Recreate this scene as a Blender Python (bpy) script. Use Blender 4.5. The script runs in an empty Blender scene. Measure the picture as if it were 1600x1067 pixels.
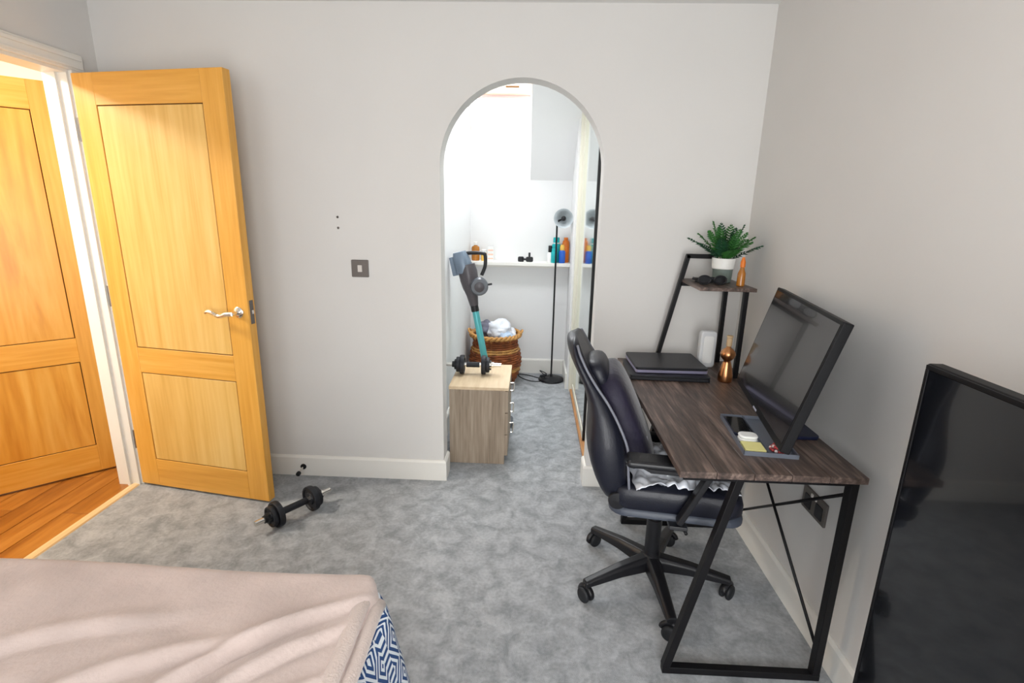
import bpy, bmesh, math, random
from mathutils import Vector, Matrix, noise
random.seed(7)
S = bpy.context.scene
COL = S.collection
R = math.radians

# ------------------------------------------------------------------ camera
cam_d = bpy.data.cameras.new('camera'); cam = bpy.data.objects.new('camera', cam_d); COL.objects.link(cam)
cam_d.sensor_width = 36.0; cam_d.lens = 805.16 / 1600 * 36.0; cam_d.clip_start = 0.02
_p, _y, _r = R(14.568), R(-2.127), R(1.186)
_fw = Vector((math.sin(_y)*math.cos(_p), math.cos(_y)*math.cos(_p), -math.sin(_p)))
_rt0 = Vector((math.cos(_y), -math.sin(_y), 0)); _up0 = _rt0.cross(_fw)
_rt = math.cos(_r)*_rt0 + math.sin(_r)*_up0; _up = -math.sin(_r)*_rt0 + math.cos(_r)*_up0
_m = Matrix((( _rt.x, _up.x, -_fw.x, 0), (_rt.y, _up.y, -_fw.y, 0), (_rt.z, _up.z, -_fw.z, 1.465), (0, 0, 0, 1)))
cam.matrix_world = _m
S.camera = cam

# ------------------------------------------------------------------ world, daylight, exposure
w = bpy.data.worlds.new('sky'); S.world = w; w.use_nodes = True
w.node_tree.nodes['Background'].inputs[0].default_value = (0.86, 0.93, 1.0, 1)
w.node_tree.nodes['Background'].inputs[1].default_value = 2.5
S.view_settings.view_transform = 'Standard'; S.view_settings.look = 'None'
S.view_settings.gamma = 1.0; S.view_settings.use_curve_mapping = False
S.view_settings.exposure = 0.0

def area(name, loc, direction, sx, sy, power, color):
    l = bpy.data.lights.new(name, 'AREA'); l.shape = 'RECTANGLE'; l.size = sx; l.size_y = sy
    l.energy = power; l.color = color
    o = bpy.data.objects.new(name, l); COL.objects.link(o); o.location = loc
    o.rotation_euler = Vector(direction).to_track_quat('-Z', 'Y').to_euler()
    return o
# area lamps outside the sloping roof window and the added rear and ceiling openings
area('added_rear_window_light', (-1.1, -1.16, 1.5), (0, 1, 0), 1.3, 1.25, 12, (1.0, 0.99, 0.975))  # lights the bedroom through the unseen window added at the rear
area('added_glazed_door_light', (0.25, -1.16, 1.05), (0, 1, 0), 1.0, 2.0, 62, (1.0, 0.99, 0.975))  # lights the floor and walls through the added glazed door
area('daylight_roof_window', (-0.29, 4.58, 2.72), (0, -0.6, -0.8), 0.6, 0.8, 50, (0.96, 0.98, 1.0))
area('added_ceiling_roof_light', (-0.12, 3.20, 2.52), (0, 0, -1), 0.6, 0.6, 21, (0.96, 0.98, 1.0))  # extra light for the alcove through the added flat roof light

# ------------------------------------------------------------------ mesh helpers
ROOT = {}
class MB:
    def __init__(s): s.v = []; s.f = []; s.uv = {}
    def add(s, vs, fs):
        b = len(s.v); s.v += [tuple(v) for v in vs]; s.f += [tuple(i + b for i in f) for f in fs]; return s
    def box(s, x0, x1, y0, y1, z0, z1):
        return s.add([(x0,y0,z0),(x1,y0,z0),(x1,y1,z0),(x0,y1,z0),(x0,y0,z1),(x1,y0,z1),(x1,y1,z1),(x0,y1,z1)],
                     [(0,3,2,1),(4,5,6,7),(0,1,5,4),(1,2,6,5),(2,3,7,6),(3,0,4,7)])
    def obox(s, c, ax, ay, az):
        c, ax, ay, az = map(Vector, (c, ax, ay, az))
        vs = [c + i*ax + j*ay + k*az for k in (-1, 1) for (i, j) in ((-1,-1),(1,-1),(1,1),(-1,1))]
        return s.add(vs, [(0,3,2,1),(4,5,6,7),(0,1,5,4),(1,2,6,5),(2,3,7,6),(3,0,4,7)])
    def bar(s, a, b, wx, wy, up=(0,0,1)):
        a, b = Vector(a), Vector(b); d = (b - a); n = d.normalized(); u = Vector(up)
        if abs(n.dot(u)) > .98: u = Vector((0,1,0))
        p = n.cross(u).normalized(); q = p.cross(n).normalized()
        return s.obox((a + b)/2, p*wx/2, q*wy/2, d/2)
    def tube(s, pts, r, n=10, closed=False):
        pts = [Vector(p) for p in pts]; N = len(pts)
        rs = r if isinstance(r, (list, tuple)) else [r]*N
        vs = []; prev = None
        for i, p in enumerate(pts):
            if closed: t = (pts[(i+1) % N] - pts[i-1]).normalized()
            else: t = (pts[min(i+1, N-1)] - pts[max(i-1, 0)]).normalized()
            if prev is None:
                u = Vector((0,0,1)) if abs(t.z) < .9 else Vector((1,0,0))
                a = t.cross(u).normalized()
            else:
                a = (prev - t*prev.dot(t)).normalized()
            prev = a; b = t.cross(a)
            vs += [p + rs[i]*(math.cos(2*math.pi*k/n)*a + math.sin(2*math.pi*k/n)*b) for k in range(n)]
        fs = []
        M = N if closed else N - 1
        for i in range(M):
            j = (i+1) % N
            fs += [(i*n+k, i*n+(k+1) % n, j*n+(k+1) % n, j*n+k) for k in range(n)]
        if not closed:
            fs += [tuple(range(n-1, -1, -1)), tuple((N-1)*n + k for k in range(n))]
        return s.add(vs, fs)
    def lathe(s, prof, c=(0,0,0), n=24, axis=(0,0,1), sx=1, sy=1):
        q = Vector((0,0,1)).rotation_difference(Vector(axis).normalized()); c = Vector(c)
        vs = []
        for (r, z) in prof:
            vs += [c + q @ Vector((sx*r*math.cos(2*math.pi*k/n), sy*r*math.sin(2*math.pi*k/n), z)) for k in range(n)]
        fs = []
        for i in range(len(prof)-1):
            fs += [(i*n+k, i*n+(k+1) % n, (i+1)*n+(k+1) % n, (i+1)*n+k) for k in range(n)]
        if prof[0][0] > 1e-6: fs.append(tuple(range(n-1, -1, -1)))
        if prof[-1][0] > 1e-6: fs.append(tuple((len(prof)-1)*n + k for k in range(n)))
        return s.add(vs, fs)
    def prism(s, poly, fn, a0, a1):
        n = len(poly); vs = [fn(p, q, a0) for p, q in poly] + [fn(p, q, a1) for p, q in poly]
        fs = [tuple(range(n-1, -1, -1)), tuple(range(n, 2*n))] + [(i, (i+1) % n, n+(i+1) % n, n+i) for i in range(n)]
        return s.add(vs, fs)
    def grid(s, fn, nu, nv, wrap_u=False):
        b = len(s.v); vs = []; fs = []
        for j in range(nv+1):
            for i in range(nu + (0 if wrap_u else 1)):
                vs.append(fn(i/nu, j/nv))
        W = nu if wrap_u else nu+1
        for j in range(nv):
            for i in range(nu):
                i2 = (i+1) % W if wrap_u else i+1
                fs.append((j*W+i, j*W+i2, (j+1)*W+i2, (j+1)*W+i))
        return s.add(vs, fs)
    def build(s, name, mat, parent=None, smooth=False, bevel=0, seg=2, loc=None, local=False, uv=None, solid=0, sub=0, auto=None):
        me = bpy.data.meshes.new(name)
        vs = s.v
        if not local:
            if parent is not None:
                m = ROOT[parent.name].inverted(); vs = [tuple(m @ Vector(v)) for v in vs]
            elif loc is not None:
                vs = [(v[0]-loc[0], v[1]-loc[1], v[2]-loc[2]) for v in vs]
        me.from_pydata(vs, [], s.f); me.validate()
        if uv:
            ul = me.uv_layers.new(name='uv')
            for lp in me.loops: ul.data[lp.index].uv = uv[lp.vertex_index]
        bm = bmesh.new(); bm.from_mesh(me); bmesh.ops.recalc_face_normals(bm, faces=bm.faces); bm.to_mesh(me); bm.free()
        if smooth:
            for p in me.polygons: p.use_smooth = True
            if auto is not None:
                bm = bmesh.new(); bm.from_mesh(me)
                for e in bm.edges:
                    if len(e.link_faces) == 2 and e.calc_face_angle(0) > R(auto): e.smooth = False
                bm.to_mesh(me); bm.free()
        me.materials.append(M[mat] if isinstance(mat, str) else mat)
        o = bpy.data.objects.new(name, me); COL.objects.link(o)
        if parent is not None:
            o.parent = parent; ROOT[o.name] = ROOT[parent.name]
        else:
            o.location = loc or (0,0,0); ROOT[o.name] = Matrix.Translation(o.location)
        if solid:
            md = o.modifiers.new('solid', 'SOLIDIFY'); md.thickness = solid; md.offset = 0
        if bevel:
            md = o.modifiers.new('bevel', 'BEVEL'); md.width = bevel; md.segments = seg; md.limit_method = 'ANGLE'
        if sub:
            md = o.modifiers.new('sub', 'SUBSURF'); md.levels = sub; md.render_levels = sub
        return o

def tag(o, label, cat, group=None, kind=None):
    o['label'] = label; o['category'] = cat
    if group: o['group'] = group
    if kind: o['kind'] = kind
    return o
def thing(name, label, cat, loc=(0,0,0), rotz=0, group=None, kind=None):
    o = bpy.data.objects.new(name, None); COL.objects.link(o)
    o.location = loc; o.rotation_euler = (0,0,rotz); o.empty_display_size = .05
    ROOT[o.name] = Matrix.Translation(loc) @ Matrix.Rotation(rotz, 4, 'Z')
    return tag(o, label, cat, group, kind)
def rrect(w, h, r, n=5):
    pts = []
    for cx, cy, a0 in ((w/2-r, h/2-r, 0), (-w/2+r, h/2-r, 90), (-w/2+r, -h/2+r, 180), (w/2-r, -h/2+r, 270)):
        for k in range(n+1):
            a = R(a0 + 90*k/n); pts.append((cx + r*math.cos(a), cy + r*math.sin(a)))
    return pts
XY = lambda p, q, a: (p, q, a)
XZ = lambda p, q, a: (p, a, q)
YZ = lambda p, q, a: (a, p, q)
def spline(pts, n=8):
    pts = [Vector(p) for p in pts]; out = []
    for i in range(len(pts)-1):
        p0 = pts[max(i-1, 0)]; p1 = pts[i]; p2 = pts[i+1]; p3 = pts[min(i+2, len(pts)-1)]
        for k in range(n):
            t = k/n
            out.append(.5*((2*p1) + (p2-p0)*t + (2*p0-5*p1+4*p2-p3)*t*t + (3*p1-p0-3*p2+p3)*t**3))
    out.append(pts[-1]); return out

# ------------------------------------------------------------------ materials
M = {}
def srgb(r, g, b):
    f = lambda c: (c/255/12.92 if c/255 <= .04045 else ((c/255+.055)/1.055)**2.4)
    return (f(r), f(g), f(b), 1)
def mat(name, col, rough=.5, metal=0, var=0.0, vscale=20, bump=0, bscale=200, coat=0, spec=.5, trans=0, ior=1.45, sheen=0, stretch=(1,1,1)):
    m = bpy.data.materials.new(name); m.use_nodes = True; nt = m.node_tree; b = nt.nodes['Principled BSDF']
    b.inputs['Base Color'].default_value = col; b.inputs['Roughness'].default_value = rough; b.inputs['Metallic'].default_value = metal
    b.inputs['Coat Weight'].default_value = coat; b.inputs['Specular IOR Level'].default_value = spec
    b.inputs['Transmission Weight'].default_value = trans; b.inputs['IOR'].default_value = ior
    if sheen: b.inputs['Sheen Weight'].default_value = sheen; b.inputs['Sheen Roughness'].default_value = .4
    tc = nt.nodes.new('ShaderNodeTexCoord'); mp = nt.nodes.new('ShaderNodeMapping'); mp.inputs['Scale'].default_value = stretch
    nt.links.new(tc.outputs['Object'], mp.inputs['Vector'])
    if var:
        n = nt.nodes.new('ShaderNodeTexNoise'); n.inputs['Scale'].default_value = vscale; n.inputs['Detail'].default_value = 5
        nt.links.new(mp.outputs[0], n.inputs['Vector'])
        r = nt.nodes.new('ShaderNodeValToRGB')
        r.color_ramp.elements[0].position = .3; r.color_ramp.elements[1].position = .7
        r.color_ramp.elements[0].color = tuple(c*(1-var) for c in col[:3]) + (1,)
        r.color_ramp.elements[1].color = tuple(min(1, c*(1+var)) for c in col[:3]) + (1,)
        nt.links.new(n.outputs[0], r.inputs[0]); nt.links.new(r.outputs[0], b.inputs['Base Color'])
    if bump:
        n2 = nt.nodes.new('ShaderNodeTexNoise'); n2.inputs['Scale'].default_value = bscale; n2.inputs['Detail'].default_value = 4
        nt.links.new(mp.outputs[0], n2.inputs['Vector'])
        bp = nt.nodes.new('ShaderNodeBump'); bp.inputs['Strength'].default_value = bump; bp.inputs['Distance'].default_value = .01
        nt.links.new(n2.outputs[0], bp.inputs['Height']); nt.links.new(bp.outputs[0], b.inputs['Normal'])
    M[name] = m; return m
def wood(name, cols, scale=(9, 9, .9), rough=.4, fine=6, coat=0, dist=1.2, bump=.08):
    m = bpy.data.materials.new(name); m.use_nodes = True; nt = m.node_tree; b = nt.nodes['Principled BSDF']
    b.inputs['Roughness'].default_value = rough; b.inputs['Coat Weight'].default_value = coat; b.inputs['Coat Roughness'].default_value = .2
    tc = nt.nodes.new('ShaderNodeTexCoord'); mp = nt.nodes.new('ShaderNodeMapping'); mp.inputs['Scale'].default_value = scale
    oi = nt.nodes.new('ShaderNodeObjectInfo'); va = nt.nodes.new('ShaderNodeVectorMath'); va.operation = 'MULTIPLY_ADD'
    va.inputs[1].default_value = (7, 5, 3)
    nt.links.new(oi.outputs['Random'], va.inputs[0]); nt.links.new(tc.outputs['Object'], va.inputs[2])
    nt.links.new(va.outputs[0], mp.inputs['Vector'])
    n = nt.nodes.new('ShaderNodeTexNoise'); n.inputs['Scale'].default_value = 1.0; n.inputs['Detail'].default_value = 4; n.inputs['Distortion'].default_value = dist
    n2 = nt.nodes.new('ShaderNodeTexNoise'); n2.inputs['Scale'].default_value = fine; n2.inputs['Detail'].default_value = 6
    for q in (n, n2): nt.links.new(mp.outputs[0], q.inputs['Vector'])
    mx = nt.nodes.new('ShaderNodeMix'); mx.data_type = 'FLOAT'; mx.inputs[0].default_value = .45
    nt.links.new(n.outputs[0], mx.inputs[2]); nt.links.new(n2.outputs[0], mx.inputs[3])
    r = nt.nodes.new('ShaderNodeValToRGB'); e = r.color_ramp.elements
    e[0].position = .32; e[1].position = .68; e[0].color = cols[0]; e[1].color = cols[-1]
    if len(cols) == 3: k = e.new(.5); k.color = cols[1]
    nt.links.new(mx.outputs[0], r.inputs[0]); nt.links.new(r.outputs[0], b.inputs['Base Color'])
    bp = nt.nodes.new('ShaderNodeBump'); bp.inputs['Strength'].default_value = bump; bp.inputs['Distance'].default_value = .002
    nt.links.new(n2.outputs[0], bp.inputs['Height']); nt.links.new(bp.outputs[0], b.inputs['Normal'])
    M[name] = m; return m

mat('wall', srgb(221, 219, 216), .9, var=.015, vscale=2, bump=.03, bscale=60, spec=.2)
mat('ceiling_white', srgb(232, 232, 230), .9, spec=.2)
mat('alcove_white', srgb(236, 236, 236), .9, spec=.2, bump=.02, bscale=60)
mat('gloss_white', srgb(238, 236, 230), .35)
mat('hall_white', srgb(245, 238, 222), .8)
# carpet: mottled plush pile
m = mat('carpet', srgb(150, 153, 155), .95, bump=.9, bscale=420, spec=.1, sheen=.35)
nt = m.node_tree; b = nt.nodes['Principled BSDF']
tc = [n for n in nt.nodes if n.type == 'TEX_COORD'][0]
na = nt.nodes.new('ShaderNodeTexNoise'); na.inputs['Scale'].default_value = 12; na.inputs['Detail'].default_value = 7; na.inputs['Roughness'].default_value = .62; na.inputs['Distortion'].default_value = .6
nb = nt.nodes.new('ShaderNodeTexNoise'); nb.inputs['Scale'].default_value = 75; nb.inputs['Detail'].default_value = 3
for q in (na, nb): nt.links.new(tc.outputs['Object'], q.inputs['Vector'])
mx = nt.nodes.new('ShaderNodeMix'); mx.data_type = 'FLOAT'; mx.inputs[0].default_value = .27
nt.links.new(na.outputs[0], mx.inputs[2]); nt.links.new(nb.outputs[0], mx.inputs[3])
rp = nt.nodes.new('ShaderNodeValToRGB'); rp.color_ramp.elements[0].position = .38; rp.color_ramp.elements[1].position = .63
rp.color_ramp.elements[0].color = srgb(156, 161, 166); rp.color_ramp.elements[1].color = srgb(212, 215, 219)
nt.links.new(mx.outputs[0], rp.inputs[0]); nt.links.new(rp.outputs[0], b.inputs['Base Color'])

OAK = (srgb(206, 146, 58), srgb(226, 170, 82), srgb(238, 190, 106))
wood('oak_stile', (srgb(214, 152, 58), srgb(226, 166, 72), srgb(236, 180, 90)), (14, 14, .8), .38, 5)
wood('oak_rail', (srgb(214, 152, 58), srgb(226, 166, 72), srgb(236, 180, 90)), (.8, 14, 14), .38, 5)
wood('oak_panel', (srgb(212, 164, 82), srgb(226, 182, 102), srgb(234, 196, 122)), (11, 11, .6), .42, 5)
wood('oak_panel_hall', (srgb(206, 136, 42), srgb(228, 164, 66), srgb(240, 186, 94)), (7, 7, .7), .3, 4, dist=2.4)
wood('oak_rail_hall', (srgb(222, 152, 52), srgb(232, 168, 68), srgb(242, 186, 92)), (.8, .8, 14), .3, 5)
mat('oak_groove', srgb(96, 62, 22), .8)
wood('laminate', (srgb(128, 74, 24), srgb(160, 100, 36), srgb(184, 124, 54)), (9, .9, 9), .3, 5)
wood('threshold_oak', (srgb(222, 186, 134), srgb(236, 206, 160)), (12, 1, 12), .4)
wood('grey_oak', (srgb(128, 112, 94), srgb(160, 143, 124), srgb(184, 168, 148)), (16, 16, .9), .6, 6, dist=1.5)
wood('pale_oak', (srgb(206, 178, 142), srgb(222, 198, 164), srgb(230, 210, 180)), (10, 1, 10), .6, 5)
wood('rustic_top', (srgb(44, 36, 33), srgb(88, 73, 66), srgb(142, 122, 112)), (18, 1.6, 18), .42, 6, dist=2.2, bump=.3)
wood('track_wood', (srgb(176, 122, 74), srgb(206, 152, 98)), (12, 1, 12), .5)
mat('black_metal', srgb(17, 16, 19), .45, .1, spec=.35)
mat('chrome', (.82, .8, .76, 1), .16, 1)
mat('dark_chrome', (.3, .28, .26, 1), .3, 1)
mat('bronze_plate', srgb(112, 106, 102), .42, .55)
mat('switch_light', srgb(214, 208, 202), .4)
mat('rubber', srgb(26, 28, 32), .6)
mat('black_plastic', srgb(22, 22, 26), .4)
mat('iron', srgb(34, 36, 42), .5, .2, bump=.1, bscale=150)
mat('leather', srgb(19, 21, 34), .42, bump=.12, bscale=260, coat=.08)
mat('leather_grey', srgb(64, 70, 82), .4, bump=.1, bscale=260)
mat('piping', srgb(120, 122, 132), .45)
mat('cushion_navy', srgb(27, 22, 44), .6, var=.3, vscale=9, bump=.2, bscale=60, sheen=.3)
mat('pale_print', srgb(190, 190, 205), .5)
mat('plastic_film', srgb(232, 236, 244), .2, coat=.6)
mat('screen', srgb(26, 26, 29), .16, coat=.3)
mat('tv_screen', srgb(14, 16, 20), .1, coat=.4)
mat('monitor_shell', srgb(12, 12, 15), .5, spec=.25)
mat('laptop_dark', srgb(36, 37, 42), .42, .3)
mat('laptop_edge', srgb(158, 154, 182), .3, .5)
mat('router_white', srgb(216, 218, 220), .35)
mat('copper', (.58, .27, .12, 1), .28, 1)
mat('cork', srgb(196, 168, 132), .8)
mat('pot_white', srgb(232, 232, 228), .4)
mat('pot_grey', srgb(108, 120, 114), .6)
mat('fern', srgb(46, 104, 40), .55, var=.35, vscale=14)
mat('fern_dark', srgb(26, 70, 44), .55, var=.35, vscale=14)
mat('soil', srgb(48, 36, 28), .95)
mat('amber', srgb(170, 106, 28), .2, coat=.4)
mat('orange', srgb(226, 122, 38), .35)
mat('yellow', srgb(232, 186, 84), .4)
mat('teal', srgb(20, 172, 176), .35)
mat('teal_tube', srgb(96, 186, 192), .3, .3)
mat('blue', srgb(40, 98, 200), .35)
mat('white_plastic', srgb(238, 238, 236), .3)
mat('pink_print', srgb(236, 196, 176), .5)
mat('vac_grey', srgb(88, 92, 98), .4, .1)
mat('vac_dark', srgb(82, 78, 82), .35)
mat('vac_steel', srgb(116, 130, 146), .35, .2)
mat('wicker', srgb(140, 76, 38), .6, var=.45, vscale=22, bump=.3, bscale=120)
mat('wicker_tan', srgb(198, 146, 82), .6, var=.25, vscale=22, bump=.3, bscale=120)
mat('laundry_white', srgb(226, 230, 238), .9, var=.08, vscale=14, bump=.2, bscale=60)
mat('laundry_blue', srgb(176, 194, 216), .9, var=.2, vscale=30)
mat('laundry_grey', srgb(104, 104, 118), .9, var=.2, vscale=20)
mat('lamp_shade_grey', srgb(196, 204, 208), .4, .2)
mat('mirror', (.84, .90, .87, 1), .07, 1)
mat('cream_frame', srgb(232, 228, 212), .5)
mat('blind_cream', srgb(244, 216, 190), .6)
mat('blind_pink', srgb(240, 204, 200), .6)
mat('sticky_yellow', srgb(232, 224, 150), .7)
mat('tray_grey', srgb(120, 126, 138), .35, .3)
mat('bead_red', srgb(170, 60, 62), .3)
mat('bead_white', srgb(230, 214, 214), .3)
mat('navy_gloss', srgb(24, 30, 58), .3)
mat('mattress', srgb(214, 212, 206), .9)
mat('bed_base', srgb(120, 112, 104), .9, bump=.2, bscale=300)
mat('blanket', srgb(212, 194, 187), .95, var=.12, vscale=6, bump=.22, bscale=90, sheen=.5, spec=.15)
mat('blanket_hem', srgb(218, 201, 193), .95, var=.05, vscale=8, bump=.4, bscale=200, sheen=.5, spec=.15)
mat('grout', srgb(60, 44, 32), .9)
# window pane: mostly clear
def pane_mat(name):
    m = bpy.data.materials.new(name); m.use_nodes = True; nt = m.node_tree; nt.nodes.clear()
    o = nt.nodes.new('ShaderNodeOutputMaterial'); t = nt.nodes.new('ShaderNodeBsdfTransparent'); g = nt.nodes.new('ShaderNodeBsdfGlossy')
    g.inputs['Roughness'].default_value = .02
    x = nt.nodes.new('ShaderNodeMixShader'); x.inputs[0].default_value = .06
    nt.links.new(t.outputs[0], x.inputs[1]); nt.links.new(g.outputs[0], x.inputs[2]); nt.links.new(x.outputs[0], o.inputs[0]); M[name] = m
pane_mat('pane')
# glowing diffuser of the added hall lamp
m = bpy.data.materials.new('lit_diffuser'); m.use_nodes = True; b = m.node_tree.nodes['Principled BSDF']
b.inputs['Emission Color'].default_value = (1, .93, .8, 1); b.inputs['Emission Strength'].default_value = 9; M['lit_diffuser'] = m
# duvet print: nested white diamonds and bars on navy, laid out in the cloth's own uv
m = bpy.data.materials.new('duvet_print'); m.use_nodes = True; nt = m.node_tree; b = nt.nodes['Principled BSDF']; b.inputs['Roughness'].default_value = .9
uvn = nt.nodes.new('ShaderNodeUVMap'); sp = nt.nodes.new('ShaderNodeSeparateXYZ'); nt.links.new(uvn.outputs[0], sp.inputs[0])
def mth(op, a, bb=None, c=None):
    n = nt.nodes.new('ShaderNodeMath'); n.operation = op
    for i, x in enumerate((a, bb, c)):
        if x is None: continue
        if isinstance(x, (int, float)): n.inputs[i].default_value = x
        else: nt.links.new(x, n.inputs[i])
    return n.outputs[0]
fu = mth('PINGPONG', mth('MULTIPLY', sp.outputs[0], 11.0), .5); fv = mth('PINGPONG', mth('MULTIPLY', sp.outputs[1], 9.0), .5)
dd = mth('ADD', fu, fv); st = mth('GREATER_THAN', mth('SINE', mth('MULTIPLY', dd, 30.0)), .1)
band = mth('GREATER_THAN', mth('FRACT', mth('MULTIPLY', sp.outputs[0], 5.5)), .82)
bars = mth('GREATER_THAN', mth('SINE', mth('MULTIPLY', sp.outputs[1], 300.0)), 0)
sel = mth('ADD', mth('MULTIPLY', band, bars), mth('MULTIPLY', mth('SUBTRACT', 1.0, band), st))
mc = nt.nodes.new('ShaderNodeMix'); mc.data_type = 'RGBA'; mc.inputs[6].default_value = srgb(38, 74, 128); mc.inputs[7].default_value = srgb(232, 238, 244)
nt.links.new(sel, mc.inputs[0]); nt.links.new(mc.outputs[2], b.inputs['Base Color']); M['duvet_print'] = m

# ------------------------------------------------------------------ the setting
D = 2.555; XL = -2.05; XR = 1.023; ZC = 2.335; YR = -1.0; DW = .115; YB = 4.52
def struct(o, label, cat): return tag(o, label, cat, kind='structure')

struct(MB().box(XL, XR+.1, YR-.1, YB+.1, -.06, 0).build('floor', 'carpet'), 'mottled light grey plush carpet through bedroom and alcove', 'floor')
hf = thing('floor_hall', 'warm brown wood plank floor of the hall beyond the doorway', 'floor', (XL-.8, 1.6, 0), kind='structure')
MB().box(-3.4, XL-.0, .6, 2.72, -.06, -.009).build('subfloor', 'grout', hf)
xp = XL - .045; k = 0
while xp > -3.35:
    y0 = .6; first = True
    while y0 < 2.72:
        L = 1.15 if not first else .35 + .33*((k*2) % 3)
        first = False; y1 = min(2.72, y0 + L)
        MB().box(xp-.125, xp-.0015, y0, y1-.0015, -.010, .001).build('plank', 'laminate', hf, bevel=.001, seg=1)
        y0 = y1
    xp -= .1265; k += 1
struct(MB().prism([(XL-.045, 0), (XL-.04, .006), (XL-.022, .010), (XL-.005, .006), (XL, 0), (XL, -.01), (XL-.045, -.01)], lambda p, q, a: (p, a, q), 1.60, 2.385).build('trim_threshold', 'threshold_oak'),
       'pale wooden threshold strip between carpet and hall floor', 'threshold')
struct(MB().box(XL-1.4, XR+.12, YR-.12, D+.12, ZC, ZC+.08).build('ceiling', 'ceiling_white'), 'plain white bedroom ceiling', 'ceiling')

# back wall with arched opening
AX0, AX1, AS = -.455, .320, 1.648
ac = (AX0+AX1)/2; ar = (AX1-AX0)/2
poly = [(XL-.1, 0), (AX0, 0), (AX0, AS)] + [(ac - ar*math.cos(math.pi*t/32), AS + ar*1.0*math.sin(math.pi*t/32)) for t in range(1, 32)] + [(AX1, AS), (AX1, 0), (XR+.1, 0), (XR+.1, ZC), (XL-.1, ZC)]
struct(MB().prism(poly, XZ, D, D+DW).build('wall_back', 'wall'), 'pale grey plaster wall with a round-topped arch', 'wall')
# right wall
struct(MB().box(XR, XR+.1, YR-.1, D, 0, ZC).build('wall_right', 'wall'), 'pale grey plaster wall behind desk and television', 'wall')
# left wall with doorway
DO0, DO1, DH = 1.605, 2.395, 1.995
poly = [(YR-.1, 0), (DO0, 0), (DO0, DH), (DO1, DH), (DO1, 0), (D, 0), (D, ZC), (YR-.1, ZC)]
struct(MB().prism(poly, YZ, XL-.1, XL).build('wall_left', 'wall'), 'pale grey plaster wall holding the bedroom doorway', 'wall')
# rear wall, window and glazed door openings added to light the room
WX0, WX1, WZ0, WZ1 = -1.75, -.45, .88, 2.12
GX0, GX1, GZ1 = -.25, .75, 2.06
rw = MB().box(XL-.1, WX0, YR-.1, YR, 0, ZC).box(WX0, WX1, YR-.1, YR, 0, WZ0).box(WX0, WX1, YR-.1, YR, WZ1, ZC).box(WX1, GX0, YR-.1, YR, 0, ZC).box(GX0, GX1, YR-.1, YR, GZ1, ZC).box(GX1, XR+.1, YR-.1, YR, 0, ZC)
struct(rw.build('wall_rear', 'wall'), 'pale grey plaster wall with added window and glazed door behind the bed head', 'wall')
def glazed(name, label, x0, x1, z0, z1, ym):
    w_ = thing(name, label, 'window', ((x0+x1)/2, YR-.05, z0), kind='structure')
    for a, bb in ((x0, x0+.05), (x1-.05, x1), (ym-.025, ym+.025)): MB().box(a, bb, YR-.08, YR-.03, z0, z1).build('window_frame', 'gloss_white', w_)
    for a, bb in ((z0, z0+.05), (z1-.05, z1)): MB().box(x0+.05, x1-.05, YR-.079, YR-.031, a, bb).build('window_frame', 'gloss_white', w_)
    for a, bb in ((x0+.05, ym-.025), (ym+.025, x1-.05)): MB().box(a, bb, YR-.058, YR-.053, z0+.05, z1-.05).build('pane', 'pane', w_)
glazed('window_added_rear', 'unseen wide white framed window added in the rear wall above the bed head', WX0, WX1, WZ0, WZ1, -1.1)  # out of view, put in as a light source for the room
glazed('window_added_door', 'unseen white framed glazed door added in the rear wall beside the bed', GX0, GX1, .02, GZ1, .25)  # unseen opening, put in to let light in low beside the bed

# skirting boards
def skirt(name, pts2, label, z1=.117):
    # pts2: path of the wall line, the board stands on its left-hand side
    mb = MB(); prof = [(0, 0), (.015, 0), (.015, z1-.012), (.010, z1-.004), (.006, z1), (0, z1)]
    P = [Vector((p[0], p[1])) for p in pts2]; offs = []
    for i, p in enumerate(P):
        ds = []
        if i > 0: ds.append((P[i]-P[i-1]).normalized())
        if i < len(P)-1: ds.append((P[i+1]-P[i]).normalized())
        ns = [Vector((-d.y, d.x)) for d in ds]; n = sum(ns, Vector((0, 0)))
        n = n/ (n.length*n.normalized().dot(ns[0])); offs.append(n)
    n = len(prof); vs = []; fs = []
    for p, o_ in zip(P, offs):
        vs += [(p.x + o_.x*a, p.y + o_.y*a, z) for a, z in prof]
    for i in range(len(P)-1): fs += [(i*n+k, i*n+(k+1) % n, (i+1)*n+(k+1) % n, (i+1)*n+k) for k in range(n)]
    fs += [tuple(range(n)), tuple((len(P)-1)*n+k for k in range(n-1, -1, -1))]
    mb.add(vs, fs)
    return struct(mb.build(name, 'gloss_white'), label, 'skirting board')
skirt('baseboard_back', [(AX0, D+DW), (AX0, D), (XL+.001, D)], 'white skirting board along the back wall left of arch')
skirt('baseboard_arch', [(XR-.016, D), (AX1, D), (AX1, D+DW)], 'white skirting board wrapping the right foot of arch')
skirt('baseboard_right', [(XR, YR+.001), (XR, D-.001)], 'white skirting board along the wall under the desk')
skirt('baseboard_left', [(XL, DO0-.08), (XL, YR+.001)], 'white skirting board along the wall beside the bed')
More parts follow.
